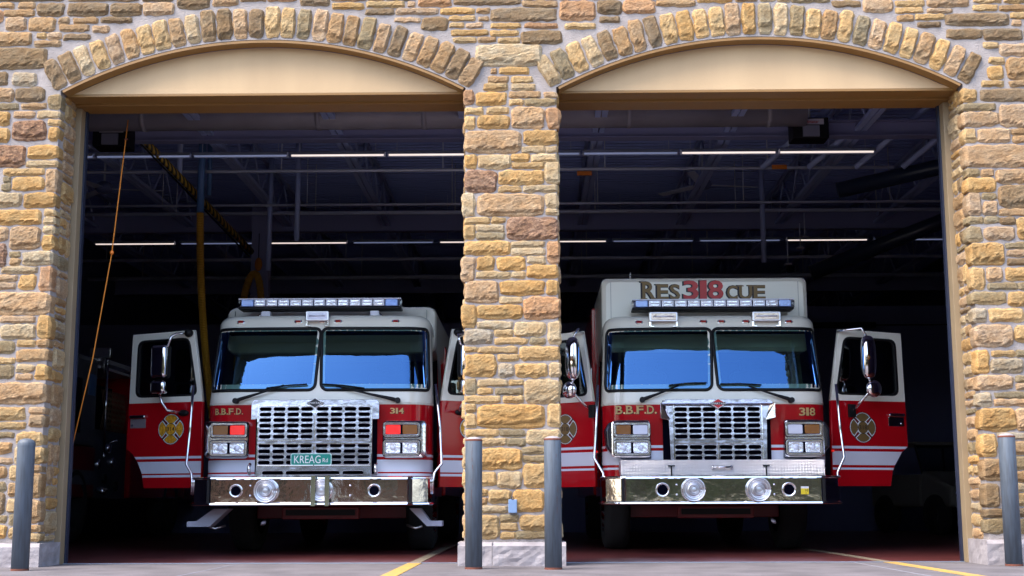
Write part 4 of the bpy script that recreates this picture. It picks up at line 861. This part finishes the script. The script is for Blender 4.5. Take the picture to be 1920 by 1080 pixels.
    # ---- marker lights
    for x in cfg['markers']:
        p = surf(x, 2.455, .0); q = link('marker_light', None, E, (p.x, p.y+.01, 2.472), (-.45, 0, 0))
        mk('bezel', MB().slab(rrect(-.043, .043, -.021, .021, .02), -.016, .02, .006), M_CHROME, q); mk('lens', MB().slab(rrect(-.030, .030, -.011, .011, .010), -.024, -.014, .004), M_DKRED, q)
    # ---- grille
    yg = .30; gz = lambda y: cfg['gz'](y)
    if not rescue:
        ol = [(-.60, .815), (.60, .815), (.60, 1.415), (.668, 1.415), (.668, 1.585), (.64, 1.615), (-.64, 1.615), (-.668, 1.585), (-.668, 1.415), (-.60, 1.415)]
        X_ = lambda px: (px-585.5)*.00561; Z_ = lambda py: 1.612-(py-748)*.005585
        cols = [492.8, 518.8, 544.7, 570.3, 599.7, 625.6, 651.4, 677.4]; ro = [764.3, 774.6, 785, 795.3, 805.6, 816]; ro2 = [832.7, 843.3, 853.8, 864.2]; sw, sh = 22.6, 7.4
    else:
        ol = [(-.50, .955), (.50, .955), (.515, 1.40), (.60, 1.42), (.60, 1.57), (.545, 1.615), (-.545, 1.615), (-.60, 1.57), (-.60, 1.42), (-.515, 1.40)]
        X_ = lambda px: (px-1347)*.00566; Z_ = lambda py: 1.613-(py-748)*.00563
        cols = [1278.3, 1305, 1331.3, 1360.8, 1387.3, 1414]; ro = [766, 776.2, 786.4, 796.6, 806.8, 817]; ro2 = [836.7, 846.8, 856.9]; sw, sh = 24.4, 8.2
    holes = []
    for cx in cols:
        for ry in ro+ro2:
            x = X_(cx); z = Z_(ry); w = sw*.0056/2; h_ = sh*.0056/2; holes.append(rrect(x-w, x+w, z-h_, z+h_, h_*.98, 4))
    if not rescue:
        for x0_, x1_ in ((490, 529), (534, 634), (639, 678)): holes.append(rrect(X_(x0_), X_(x1_), Z_(887), Z_(879.5), .019, 4))
    G = plate('grille', ol, holes, yg, .014, M_GRILLE, E, .003)
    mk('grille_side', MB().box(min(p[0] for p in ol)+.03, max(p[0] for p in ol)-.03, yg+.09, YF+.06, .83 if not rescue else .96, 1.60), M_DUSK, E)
    G.rotation_euler.x = -radians(2.8 if not rescue else 2.3); G.location.y = -(.07 if not rescue else .06)
    # raised frames round the two grille fields, centre bar
    fr = MB()
    z_hi, z_mid, z_mid2, z_lo = Z_(757.5), Z_(824), Z_(829), Z_(871 if not rescue else 863)
    xe = X_(cols[-1])+sw*.0056/2+.02
    for z0, z1 in ((z_mid, z_hi), (z_lo, z_mid2)):
        for q in ((-xe, xe, z0, z0+.008), (-xe, xe, z1-.008, z1), (-xe, -xe+.01, z0, z1), (xe-.01, xe, z0, z1), (-.006, .006, z0, z1)):
            fr.box(q[0], q[1], yg-.018, yg-.006, q[2], q[3])
    mk('grille_frame', fr, M_CHROME, G, bev=.002)
    if rescue:
        mb = MB(); mb.add([(-.60, yg-.05, 1.57), (.60, yg-.05, 1.57), (.56, YF+.02, 1.625), (-.56, YF+.02, 1.625), (-.545, yg-.008, 1.545), (.545, yg-.008, 1.545), (-.60, yg-.05, 1.42), (.60, yg-.05, 1.42), (-.60, YF, 1.42), (.60, YF, 1.42), (-.50, yg-.008, 1.40), (.50, yg-.008, 1.40)],
            [(0, 1, 2, 3), (0, 4, 5, 1), (0, 6, 10, 4), (1, 5, 11, 7), (0, 3, 8, 6), (1, 7, 9, 2)]); mk('grille_hood', mb, M_CHROME2, G, fixn=False)
    bz = 1.60 if not rescue else 1.585
    bd = link('badge', None, G, (0, yg-.03-(.03 if rescue else 0), bz-.02))
    mk('badge_plate', MB().slab([(0, -.055), (.088, 0), (0, .055), (-.088, 0)], -.006, .02), M_WINK, bd); mk('badge_field', MB().slab([(0, -.048), (.077, 0), (0, .048), (-.077, 0)], -.008, -.005), M_LRED if rescue else M_INK, bd)
    mk('badge_band', MB().slab([(-.08, -.013), (.08, -.013), (.08, .013), (-.08, .013)], -.0095, -.007), M_INK, bd)
    text('badge_lettering', 'SPARTAN', -.076, .076, -.010, .010, -.011, M_WINK, bd, .01)
    for s in (-1, 1): mk('hood_pad', MB().box(s*.33-.045, s*.33+.045, yg-.012, yg+.03, 1.60, 1.617), M_BAND, G)
    # ---- headlight clusters
    hx = .94; 
    for s in (-1, 1):
        x0, x1 = (.70, 1.165); z0, z1 = (.995, 1.385) if not rescue else (.985, 1.392)
        o = rrect(x0, x1, z0, z1, .05, 5)
        if rescue: o = [(x0, z0), (1.0, z0-.01), (1.11, z0+.03), (1.18, z0+.12), (1.19, z1-.1), (1.15, z1-.03), (1.06, z1), (x0+.02, z1)]
        o = [(s*p, q) for p, q in o][::s]
        H = mk('headlight_cluster', MB().slab(o, .335, .62, .04, smooth=False), M_BEZEL if not rescue else mat('dark_chrome', (.16, .17, .22), .12, .9), E, bev=.01)
        if rescue: mk('bright_surround', MB().slab([(s*p, q) for p, q in rrect(x0+.01, 1.12, z0+.012, z1-.012, .03)][::s], .322, .345, .012), M_BEZEL, H)
        k = .02 if rescue else 0.
        for zz0, zz1 in ((1.215, 1.36), (1.02, 1.175)):
            c_ = s*(.905-k*0); F = MB(); ro_ = rrect(c_-.19, c_+.19, zz0, zz1, .025); ri_ = rrect(c_-.172, c_+.172, zz0+.018, zz1-.018, .015)
            plate('lamp_bezel', ro_, [ri_], .316, .018, M_BEZEL, H, .003); 
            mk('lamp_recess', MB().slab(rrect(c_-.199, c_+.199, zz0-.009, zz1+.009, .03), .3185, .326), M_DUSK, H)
            out_l = s*(.905+.088); in_l = s*(.905-.088)
            if zz0 > 1.2:
                lamp_pair(H, (out_l, in_l), zz0+.024, zz1-.024, .322, (M_AMBER, M_REDLENS if not rescue else M_WLENS))
            else:
                for xx in (out_l, in_l):
                    mk('headlamp', MB().slab(rrect(xx-.077, xx+.077, zz0+.024, zz1-.024, .014), .312, .322, .005), M_LAMP, H)
                    mk('bulb_reflector', MB().ell((xx, .312, (zz0+zz1)/2), .03, .012, .03, 14, 8), M_WLENS, H)
    # ---- lettering on the cab front
    yt = YF-.001+.05
    def run(x0, x1, wts):
        tot = sum(wts); r = []; x = x0
        for w_ in wts: r.append((x+.004, x+(x1-x0)*w_/tot-.004)); x += (x1-x0)*w_/tot
        return r
    def wrap(o, off):
        for c_ in [o]:
            for v in c_.data.vertices:
                p = surf(v.co.x, v.co.z, off); v.co = p
    n0 = len(bpy.data.objects)
    x0, x1, z0, z1 = cfg['bbfd']; L1 = letters('department_lettering', 'B.B.F.D.', run(x0, x1, (5, 1.8, 5, 1.8, 5, 1.8, 5, 1.8)), z0, z1, 0, M_GOLD, E, (.006, -.004, M_INK))
    x0, x1, z0, z1 = cfg['num']; L2 = letters('number_lettering', cfg['n'], run(x0, x1, (1, .5, 1)), z0, z1, 0, M_GOLD, E, (.005, -.004, M_INK))
    for ch in E.children:
        if ch.name.startswith(('department_lettering', 'number_lettering')): wrap(ch, .002 if 'shade' in ch.name else .004)
    # ---- roof: raised rear section
    rx, rz0, rz1, ry = cfg['raise']
    ol = rrect(-rx, rx, 2.2, rz1, .07 if rescue else .10, 6)
    mk('raised_roof', MB().slab(ol, ry, ry+2.6, .05 if rescue else .12, smooth=False), M_WHITE, E, bev=.01)
    for s in (-1, 1): mk('roof_seam', MB().box(s*(rx-.105)-.003, s*(rx-.105)+.003, ry-.002, ry+.03, 2.5, rz1-.05), mat('seam_grey', (.35, .35, .33), .6), E)
    if rescue:
        mk('antenna', MB().cyl((-.82, ry+.2, rz1), (-.82, ry+.2, rz1+.10), .012, .004, n=8), M_WINK, E)
        yy = ry-.004
        def W3(chars, x0, x1, z0, z1, wts, m, sh, first=1.0, nm='rescue_lettering'):
            xs = run(x0, x1, wts)
            for i, (ch, (p, q)) in enumerate(zip(chars, xs)):
                zt = z1 if (i == 0 and first == 1) or first == 2 else z1-(z1-z0)*.16
                for nm2, dx, dz, dy, mm, bo in ((nm+'_outline', -.016, -.010, .0015, M_INK, .06), (nm, 0, 0, 0, m, .03)):
                    text(nm2, ch, p+.004+dx*1.0-(.004 if bo > .04 else 0), q-.004+dx*.3+(.004 if bo > .04 else 0), z0+dz, zt+(.004 if bo > .04 else 0), yy+dy-.001, mm, E, bo, serif=1.1)
        W3('RES', -.71, -.265, 2.80, 3.005, (1.15, 1, .9), M_DGOLD, 1); W3('318', -.245, .225, 2.80, 3.015, (1, .5, 1), M_LRED, 1, 2); W3('CUE', .25, .70, 2.80, 2.985, (.9, 1.1, 1), M_DGOLD, 1, 0)
    # ---- light bar
    yb = .92; B = link('light_bar', None, E, (cfg['barx'], yb, 2.625))
    mk('bar_base', MB().slab(rrect(-.895, .895, .012, .042, .012), -.10, .12, .01), M_BLACK, B); mk('bar_top', MB().slab(rrect(-.895, .895, .118, .132, .006), -.12, .14, .004), M_BAND, B)
    mk('bar_core', MB().box(-.87, .87, -.08, .10, .04, .12), mat('bar_core_dark', (.10, .12, .25), .4), B)
    nmod = 11 if not rescue else 10; w_ = 1.44/nmod
    for i in range(nmod):
        x = -.72+w_*(i+.5); mk('lamp_module', MB().slab(rrect(x-w_/2+.006, x+w_/2-.006, .044, .116, .006), -.128, -.08, .004), M_WLENS, B)
        mm = MB()
        for zz in (.062, .096): mm.slab(rrect(x-w_/2+.018, x+w_/2-.018, zz-.011, zz+.011, .009), -.135, -.127, .004)
        mk('reflector_row', mm, M_LAMP, B)
    for s in (-1, 1):
        mk('end_lens', MB().slab([(s*p, q) for p, q in rrect(.725, .86, .042, .118, .01)][::s], -.126, .12, .008), M_BLUELENS, B)
        mk('end_cap', MB().slab([(s*p, q) for p, q in rrect(.862, .905, .04, .12, .012)][::s], -.10, .12, .02), M_LENS, B)
        mk('bar_bracket', MB().tube([(s*.62, -.02, .0), (s*.68, -.06, -.06), (s*.74, -.08, -.085)], .012, 6).box(s*.66-.03, s*.66+.03, -.06, .06, -.09, -.08), M_CHROME, B)
        mk('bar_foot', MB().box(s*.60-.05, s*.60+.05, -.06, .10, -.10, .0), M_BAND, B, bev=.01)
    # ---- scene lights on the brow
    for x in cfg['spots']:
        w_ = .155 if rescue else .125; Q = link('scene_light', None, E, (x, .62, 2.455))
        mk('lamp_housing', MB().slab(rrect(-w_, w_, .02, .125, .012), -.05, .08, .006), M_SATIN, Q); mk('lamp_face', MB().slab(rrect(-w_+.02, w_-.02, .035, .11, .008), -.056, -.048, .004), mat('scene_lamp_warm', (.75, .62, .5), .25, .6, bump=.5, bscale=50) if rescue else M_WLENS, Q)
        mk('element', MB().cyl((-w_+.04, -.058, .073), (w_-.04, -.058, .073), .009, n=8), M_WLENS, Q)
        mk('lamp_bracket', MB().box(-w_+.0, -w_+.02, -.02, .02, -.03, .03).box(w_-.02, w_, -.02, .02, -.03, .03).box(-w_+.02, -w_+.05, -.03, .03, -.035, -.028).box(w_-.05, w_-.02, -.03, .03, -.035, -.028), M_CHROME, Q)
    # ---- bumper
    path = [(-1.235, .62), (-1.235, .20), (-1.20, .12), (-1.05, .02), (-1.0, 0), (1.0, 0), (1.05, .02), (1.20, .12), (1.235, .20), (1.235, .62)]
    bp = sweep(path, [(0, .53), (0, .768), (-.05, .785), (-.05, .515)])
    Bm = mk('bumper', bp, M_CHROME, E)
    mk('bumper_top_rail', sweep(path, [(-.03, .768), (.006, .768), (.016, .777), (.014, .788), (.0, .796), (-.03, .798)]), M_CHROME, Bm)
    mk('bumper_lower_rail', sweep(path, [(-.03, .505), (.004, .505), (.02, .515), (.018, .530), (.004, .538), (-.03, .540)]), M_CHROME, Bm)
    for s in (-1, 1): mk('bumper_joint', MB().box(s*1.03-.012, s*1.03+.012, .003, .03, .51, .79), M_BLACK, Bm)
    mk('bumper_deck', MB().add([(-1.18, .04, .775), (1.18, .04, .775), (1.2, .6, .775), (-1.2, .6, .775), (-1.0, .02, .775), (1.0, .02, .775)], [(4, 5, 1, 2, 3, 0)]), M_TREAD, Bm)
    def ringlamp(x, r, kind):
        if kind == 'horn':
            q = link('air_horn', None, Bm, (x, 0, .655)); mk('bell', MB().lathe([(r*.3, .12), (r*.45, .03), (r*.75, -.01), (r, -.03), (r*1.06, -.026), (r*.98, -.002), (r*.9, .0)], axis='Y', n=28), M_CHROME, q, fixn=False)
            mk('throat', MB().slab(circ(0, 0, r*.72, 22), -.006, -.002), M_DUSK, q)
        else:
            q = link('siren_speaker', None, Bm, (x, 0, .655)); mk('speaker_body', MB().lathe([(r, .0), (r, -.05), (r*.93, -.062), (r*.86, -.058), (r*.82, -.05), (r*.5, -.052), (r*.47, -.06), (r*.38, -.062), (r*.35, -.052), (r*.2, -.055), (0, -.056)], axis='Y', n=32), M_SATIN, q, fixn=False)
            mk('speaker_rim', MB().tube([(r*.95*cos(t), -.056, r*.95*sin(t)) for t in [i*pi/16 for i in range(33)]], .007, 6), M_CHROME, q)
            mk('speaker_mark', MB().tube([(r*.30*cos(t), -.066, r*.30*sin(t)) for t in [i*pi/10 for i in range(21)]], .006, 6).box(-r*.22, r*.22, -.07, -.06, -.006, .006), M_SATIN, q)
            mk('speaker_grating', MB().tube([(r*.64*cos(t), -.056, r*.64*sin(t)) for t in [i*pi/14 for i in range(29)]], .004, 5).tube([(r*.78*cos(t), -.056, r*.78*sin(t)) for t in [i*pi/14 for i in range(29)]], .004, 5), M_CHROME, q)
    for x, r, kd in cfg['bump']: ringlamp(x, r, kd)
    for x in cfg['bolts']:
        for zz in (.705, .605): mk('bolt_head', MB().ell((x, -.003, zz), .011, .008, .011, 10, 6), M_CHROME, Bm)
    # ---- differences between the two
    if not rescue:
        for x in (.055, .195): mk('strap', MB().box(x-.022, x+.022, -.085, -.075, .50, .80).box(x-.022, x+.022, -.075, .03, .795, .803), mat('olive_chrome_strap', (.55, .6, .45), .15, 1.), Bm)
        sg = mk('street_sign', MB().slab(rrect(-.213, .213, -.062, .062, .022), -.004, .004), mat('sign_edge', (.55, .75, .75), .35), E, (.0, .262, .982)); sg.location = (-.027, .262, .979)
        mk('sign_face', MB().slab(rrect(-.205, .205, -.054, .054, .018), -.0065, -.0045), M_GREEN, sg); text('sign_lettering', 'KREAG', -.175, .10, -.040, .040, -.0095, M_WINK, sg, .0); text('sign_lettering', 'Rd', .122, .175, -.030, .012, -.0095, M_WINK, sg, .0)
        for s in (-1, 1):
            mk('tow_eye', MB().tube([(s*.655, .22, .83), (s*.655, .17, .86), (s*.655, .17, .90), (s*.655, .22, .93)], .018, 8), M_CHROME, E)
            wm = MB(); P = [(1.03, .478), (1.22, .478) if s < 0 else (1.20, .478), (.86, .40)]
            if s < 0: pts = [(-.90, .475), (-1.06, .475), (-1.24, .345), (-1.335, .345), (-1.335, .290), (-1.10, .290), (-1.00, .38)]
            else: pts = [(.985, .475), (1.10, .475), (1.20, .345), (1.33, .345), (1.33, .290), (1.17, .290)]
            pts = pts if s < 0 else pts[::-1]
            mk('cab_step', MB().slab(pts, .40, .62, .004), mat('pale_blue_step', (.45, .47, .58), .5, bump=.2, bscale=20), E)
            mk('step_rail', MB().tube([(s*.95, .5, .30), (s*1.05, .45, .27), (s*1.12, .45, .29)], .012, 6), M_SATIN, E)
    else:
        mk('tread_plate_box', MB().box(-1.045, 1.065, .10, .40, .80, .962), M_TREAD, E, bev=.004)
        for x in (-.52, .46):
            mk('rubber_latch', MB().box(x-.006, x+.006, .082, .098, .79, .90).box(x-.035, x+.035, .082, .098, .895, .905), M_BLACK, E)
        mk('grab_handle', MB().tube([(-.095, .06, .885), (.095, .06, .885)], .012, 8).ell((-.095, .075, .885), .02, .025, .022).ell((.095, .075, .885), .02, .025, .022), M_CHROME, E)
        mk('yellow_label', MB().slab([(.79, .605), (.87, .605), (.87, .665), (.79, .665)], -.004, -.001), M_YSTICK, Bm); mk('label_band', MB().slab([(.79, .665), (.87, .665), (.87, .685), (.79, .685)], -.004, -.001), M_BAND, Bm)
        text('label_print', '10', .835, .862, .632, .655, -.0055, M_INK, Bm); text('label_print', 'x', .835, .848, .612, .622, -.0055, M_INK, Bm)
        for s in (-1, 1): mk('cab_skirt_light', MB().ell((s*1.27, .62, 1.07), .02, .03, .014, 10, 6), M_REDLENS, E)
    # ---- hand rails
    for s in (-1, 1):
        pts = [(s*(1.29 if s < 0 else 1.26), .30, 1.76), (s*1.31, .30, 1.3), (s*1.33, .28, .93), (s*1.26, .22, .84), (s*1.245, .2, .76), (s*1.245, .2, .62)] if not rescue else [(s*1.26, .30, 1.76), (s*1.285, .30, 1.3), (s*1.31, .28, .99), (s*1.22, .22, .83), (s*1.215, .2, .7), (s*1.215, .2, .56)]
        mk('hand_rail', MB().tube(pts, .014, 8), M_CHROME2, E)
    # ---- doors with mirrors
    for s, an in ((-1, cfg['ang'][0]), (1, cfg['ang'][1])):
        D = door(E, s, S, cfg['n'], rescue, radians(an), rescue); mirror(D, s, rescue, {(False, 1): .22, (True, -1): .17}.get((rescue, s), .42))
    # ---- body, chassis, wheels
    b0 = 2.75
    bd = mk('body', MB().box(-1.21, 1.21, b0, 8.6, .62, 2.45 if not rescue else 2.95), M_RED, E, bev=.03)
    mk('body_stripe', MB().box(-1.214, 1.214, b0+.03, 8.57, c-.13, c), M_BAND, bd)
    for s in (-1, 1):
        for k in range(4): mk('locker_door', MB().box(s*1.213-.004, s*1.213+.004, b0+.15+k*1.4, b0+1.4+k*1.4, 1.15, 2.2), M_SATIN, bd)
    mk('chassis', MB().box(-.45, -.35, .6, 8.4, .5, .75).box(.35, .45, .6, 8.4, .5, .75).box(-1.1, 1.1, .5, .56, .5, .62), M_BLACK, E)
    mk('front_axle', MB().box(-.85, .85, 1.62, 1.78, .36, .50).box(-.40, .42, .72, .78, .36, .49), mat('dark_red_chassis', (.16, .004, .008), .45), E, bev=.01)
    mk('radiator_slats', MB().add([], []).box(-.36, .38, .70, .719, .40, .46), M_BLACK, E)
    for yw, zz in ((1.95, 0), (6.6, 0)):
        for s in (-1, 1):
            wv = mk('wheel', MB().lathe([(.34, -.14), (.46, -.15), (.52, -.12), (.53, -.05), (.53, .05), (.52, .12), (.46, .15), (.34, .14)], axis='X', n=32), mat('tyre_rubber', (.015, .015, .017), .85, bump=.5, bscale=30), E, (s*1.0, yw, .53), fixn=False)
            mk('rim', MB().lathe([(0, s*.05), (.1, s*.12), (.2, s*.04), (.3, s*.08), (.34, s*.14), (.34, -s*.14)], axis='X', n=24), M_CHROME2, wv, fixn=False)
        mk('mudguard', MB().box(-1.15, -.75, yw-.7, yw+.7, 1.08, 1.12).box(.75, 1.15, yw-.7, yw+.7, 1.08, 1.12), M_BLACK, E)
    return E
SL = (1.036, 1.01, .98, .852, .836, .81); SR = (1.128, 1.10, 1.07, .923, .895, .872)
engine((-2.275, 2.2, 0), 0, 'red and white fire engine 314 in the left bay, green street sign on grille',
    dict(stripes=SL, rescue=False, markers=(-.93, -.30, -.04, .21, .83), gz=None, bbfd=(-1.11, -.785, 1.459, 1.525), num=(.765, .918, 1.462, 1.523), n='314',
         barx=-.06, spots=(-.045,), bump=((-.745, .062, 'horn'), (-.435, .122, 'spk'), (.13, .112, 'spk'), (.665, .062, 'horn')), bolts=(-.60, .42), ang=(20, 30), **{'raise': (1.19, 2.2, 2.735, 1.25)}))
engine((1.955, 2.40, 0), 0, 'red and white rescue truck 318 in the right bay, tread plate box over bumper',
    dict(stripes=SR, rescue=True, markers=(-.82, -.12, .15, .42, .89), gz=None, bbfd=(-1.07, -.625, 1.462, 1.552), num=(.885, 1.075, 1.437, 1.523), n='318',
         barx=.055, spots=(-.52, .60), bump=((-.625, .068, 'horn'), (-.31, .122, 'spk'), (.355, .125, 'spk'), (.67, .068, 'horn')), bolts=(-.48, .52), ang=(40, 20), **{'raise': (1.165, 2.2, 3.05, 1.12)}))
# ------------------------------------------------------------------ third engine deep at the left and small vehicle at the right
M_CABSHADE = mat('slate_cab_paint', (.10, .105, .13), .4)  # white cab darkened to slate: bay shade put into the colour
E3 = empty('fire_engine', (-7.42, 6.1, 0), 0, 'shadowy third fire engine beyond the left door jamb with mesh cage and chrome rail', 'fire engine')
mk('cab_shell', MB().box(-1.2, 1.2, 0, 1.5, 1.33, 2.6), M_CABSHADE, E3, bev=.08); mk('lower_cab', MB().box(-1.2, 1.2, 0, 1.5, .62, 1.329), mat('dark_red_chassis', (.16, .004, .008), .45), E3, bev=.03)
mk('side_window', MB().box(1.201, 1.21, .1, .78, 1.5, 2.25), M_BLACK, E3, bev=.004); mk('rear_side_window', MB().box(1.201, 1.21, 1.05, 1.35, 2.05, 2.35), M_BLUEPIPE, E3, bev=.004)
mk('stripe', MB().box(-1.205, 1.205, .02, 1.48, .80, 1.0), M_CABSHADE, E3)
mk('pump_panel', MB().box(-1.15, 1.15, 1.53, 3.1, .62, 1.6), mat('pump_panel_steel', (.10, .12, .16), .35, .6), E3)
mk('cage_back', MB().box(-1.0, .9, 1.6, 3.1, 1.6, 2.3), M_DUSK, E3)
mb = MB()
for i in range(16):
    y0 = 1.9+i*.07
    mb.cyl((1.12, y0, 1.6), (1.12, y0+.28, 2.2), .006, n=4).cyl((1.12, y0+.28, 1.6), (1.12, y0, 2.2), .006, n=4)
mk('cage_mesh', mb, mat('copper_mesh', (.35, .2, .12), .4, .7), E3)
mk('tread_plate_edge', MB().box(-1.2, 1.2, 1.55, 3.2, 2.57, 2.63).box(-1.2, 1.2, 1.55, 3.2, 2.47, 2.51), mat('painted_shine_edge', (.8, .8, .9), .35, .3, bump=1., bscale=70), E3)  # chrome shine of the edge painted as a pale colour
mk('grab_rail', MB().cyl((1.28, 1.62, 1.25), (1.28, 1.62, 2.58), .018, n=10).ell((1.28, 1.62, 1.22), .03, .03, .04).ell((1.28, 1.62, 2.58), .03, .03, .03), M_CHROME2, E3)
mk('work_light', MB().slab(rrect(1.05, 1.35, 2.62, 2.76, .02), 1.5, 1.58, .01).cyl((1.25, 1.55, 2.4), (1.25, 1.55, 2.62), .012, n=8), M_SATIN, E3)
for i, (y, z) in enumerate(((1.75, 1.1), (2.05, .9), (2.4, 1.15), (2.6, .8), (2.2, 1.35))): mk('gauge', MB().lathe([(.07, 1.15), (.07, 1.19), (.05, 1.195), (0, 1.19)], (0, y, z), 'X', 16), (M_CHROME2, M_BLACK)[i % 2], E3, fixn=False)
mk('body', MB().box(-1.2, 1.2, 3.2, 8, .62, 2.5), M_RED, E3, bev=.03); mk('pump_handle', MB().cyl((1.16, 2.0, 1.4), (1.35, 2.0, 1.45), .015, n=8).cyl((1.16, 1.75, .75), (1.3, 1.75, .7), .05, n=12), M_CHROME, E3)
for yw in (.75, 5.6):
    for s in (-1, 1): mk('wheel', MB().lathe([(0, s*.02), (.3, s*.05), (.34, s*.14), (.46, .15), (.52, .10), (.53, 0), (.52, -.10), (.46, -.15), (.34, -.14)], axis='X', n=28), MATS['tyre_rubber'], E3, (s*1.06, yw, .53), fixn=False)
M_UV = mat('dusty_cream_paint', (.22, .21, .18), .5)  # dimness of the rear bay painted into the off-white
V = empty('utility_vehicle', (7.4, 10.8, 0), .25, 'small off-white utility vehicle half hidden in the dark behind the right rescue truck', 'utility vehicle')
mk('hood', MB().add([(-.65, 0, .45), (.65, 0, .45), (.65, 0, .8), (-.65, 0, .8), (.62, .9, 1.05), (-.62, .9, 1.05), (.65, .9, .45), (-.65, .9, .45)], [(0, 1, 2, 3), (3, 2, 4, 5), (1, 6, 4, 2), (0, 3, 5, 7), (0, 7, 6, 1)]), M_UV, V, bev=.06)
mk('rear_body', MB().box(-.66, .66, .9, 2.6, .45, 1.0), M_UV, V, bev=.05); mk('windscreen', MB().add([(-.6, .9, 1.05), (.6, .9, 1.05), (.55, 1.2, 1.5), (-.55, 1.2, 1.5)], [(0, 1, 2, 3)]), M_SIDEGLASS, V)
mk('roof', MB().box(-.58, .58, 1.15, 2.2, 1.5, 1.56), M_UV, V, bev=.03); [mk('roof_post', MB().tube([(x_, y_, 1.0), (x_*.93, y2_, 1.5)], .02, 6), M_BLACK, V) for x_, y_, y2_ in ((-.6, .9, 1.18), (.6, .9, 1.18), (-.6, 2.2, 2.15), (.6, 2.2, 2.15))]
for s in (-1, 1):
    mk('headlight', MB().ell((s*.48, -.01, .66), .09, .04, .06, 12, 8), M_LAMP, V)
    for yw in (.45, 2.1): mk('wheel', MB().lathe([(0, .0), (.15, s*.06), (.18, s*.1), (.3, .1), (.33, .06), (.33, -.06), (.3, -.1), (.18, -.1)], axis='X', n=22), MATS['tyre_rubber'], V, (s*.62, yw, .33), fixn=False)
for o in bpy.data.objects:
    if 'wc' in o: del o['wc']
# ------------------------------------------------------------------ keep to thing > part > sub-part: fittings made of several surfaces become one mesh each
def depth(o):
    n = 0
    while o.parent: o = o.parent; n += 1
    return n
for o in [q for q in bpy.data.objects if q.type == 'EMPTY' and depth(q) == 2 and q.children]:
    mb = MB(); ms = []
    for ch in list(o.children):
        M = ch.matrix_basis.copy(); d = ch.data
        idx = []
        for m in d.materials:
            if m not in ms: ms.append(m)
            idx.append(ms.index(m))
        k = len(mb.v); mb.v += [tuple(M @ v.co) for v in d.vertices]
        for p in d.polygons: mb.f.append([i+k for i in p.vertices]); mb.m.append(idx[p.material_index]); mb.sm.append(p.use_smooth)
        bpy.data.objects.remove(ch)
    nm = o.name; par = o.parent; loc = o.location.copy(); rot = o.rotation_euler.copy(); bpy.data.objects.remove(o)
    mk(nm, mb, ms, par, loc, rot, fixn=False)
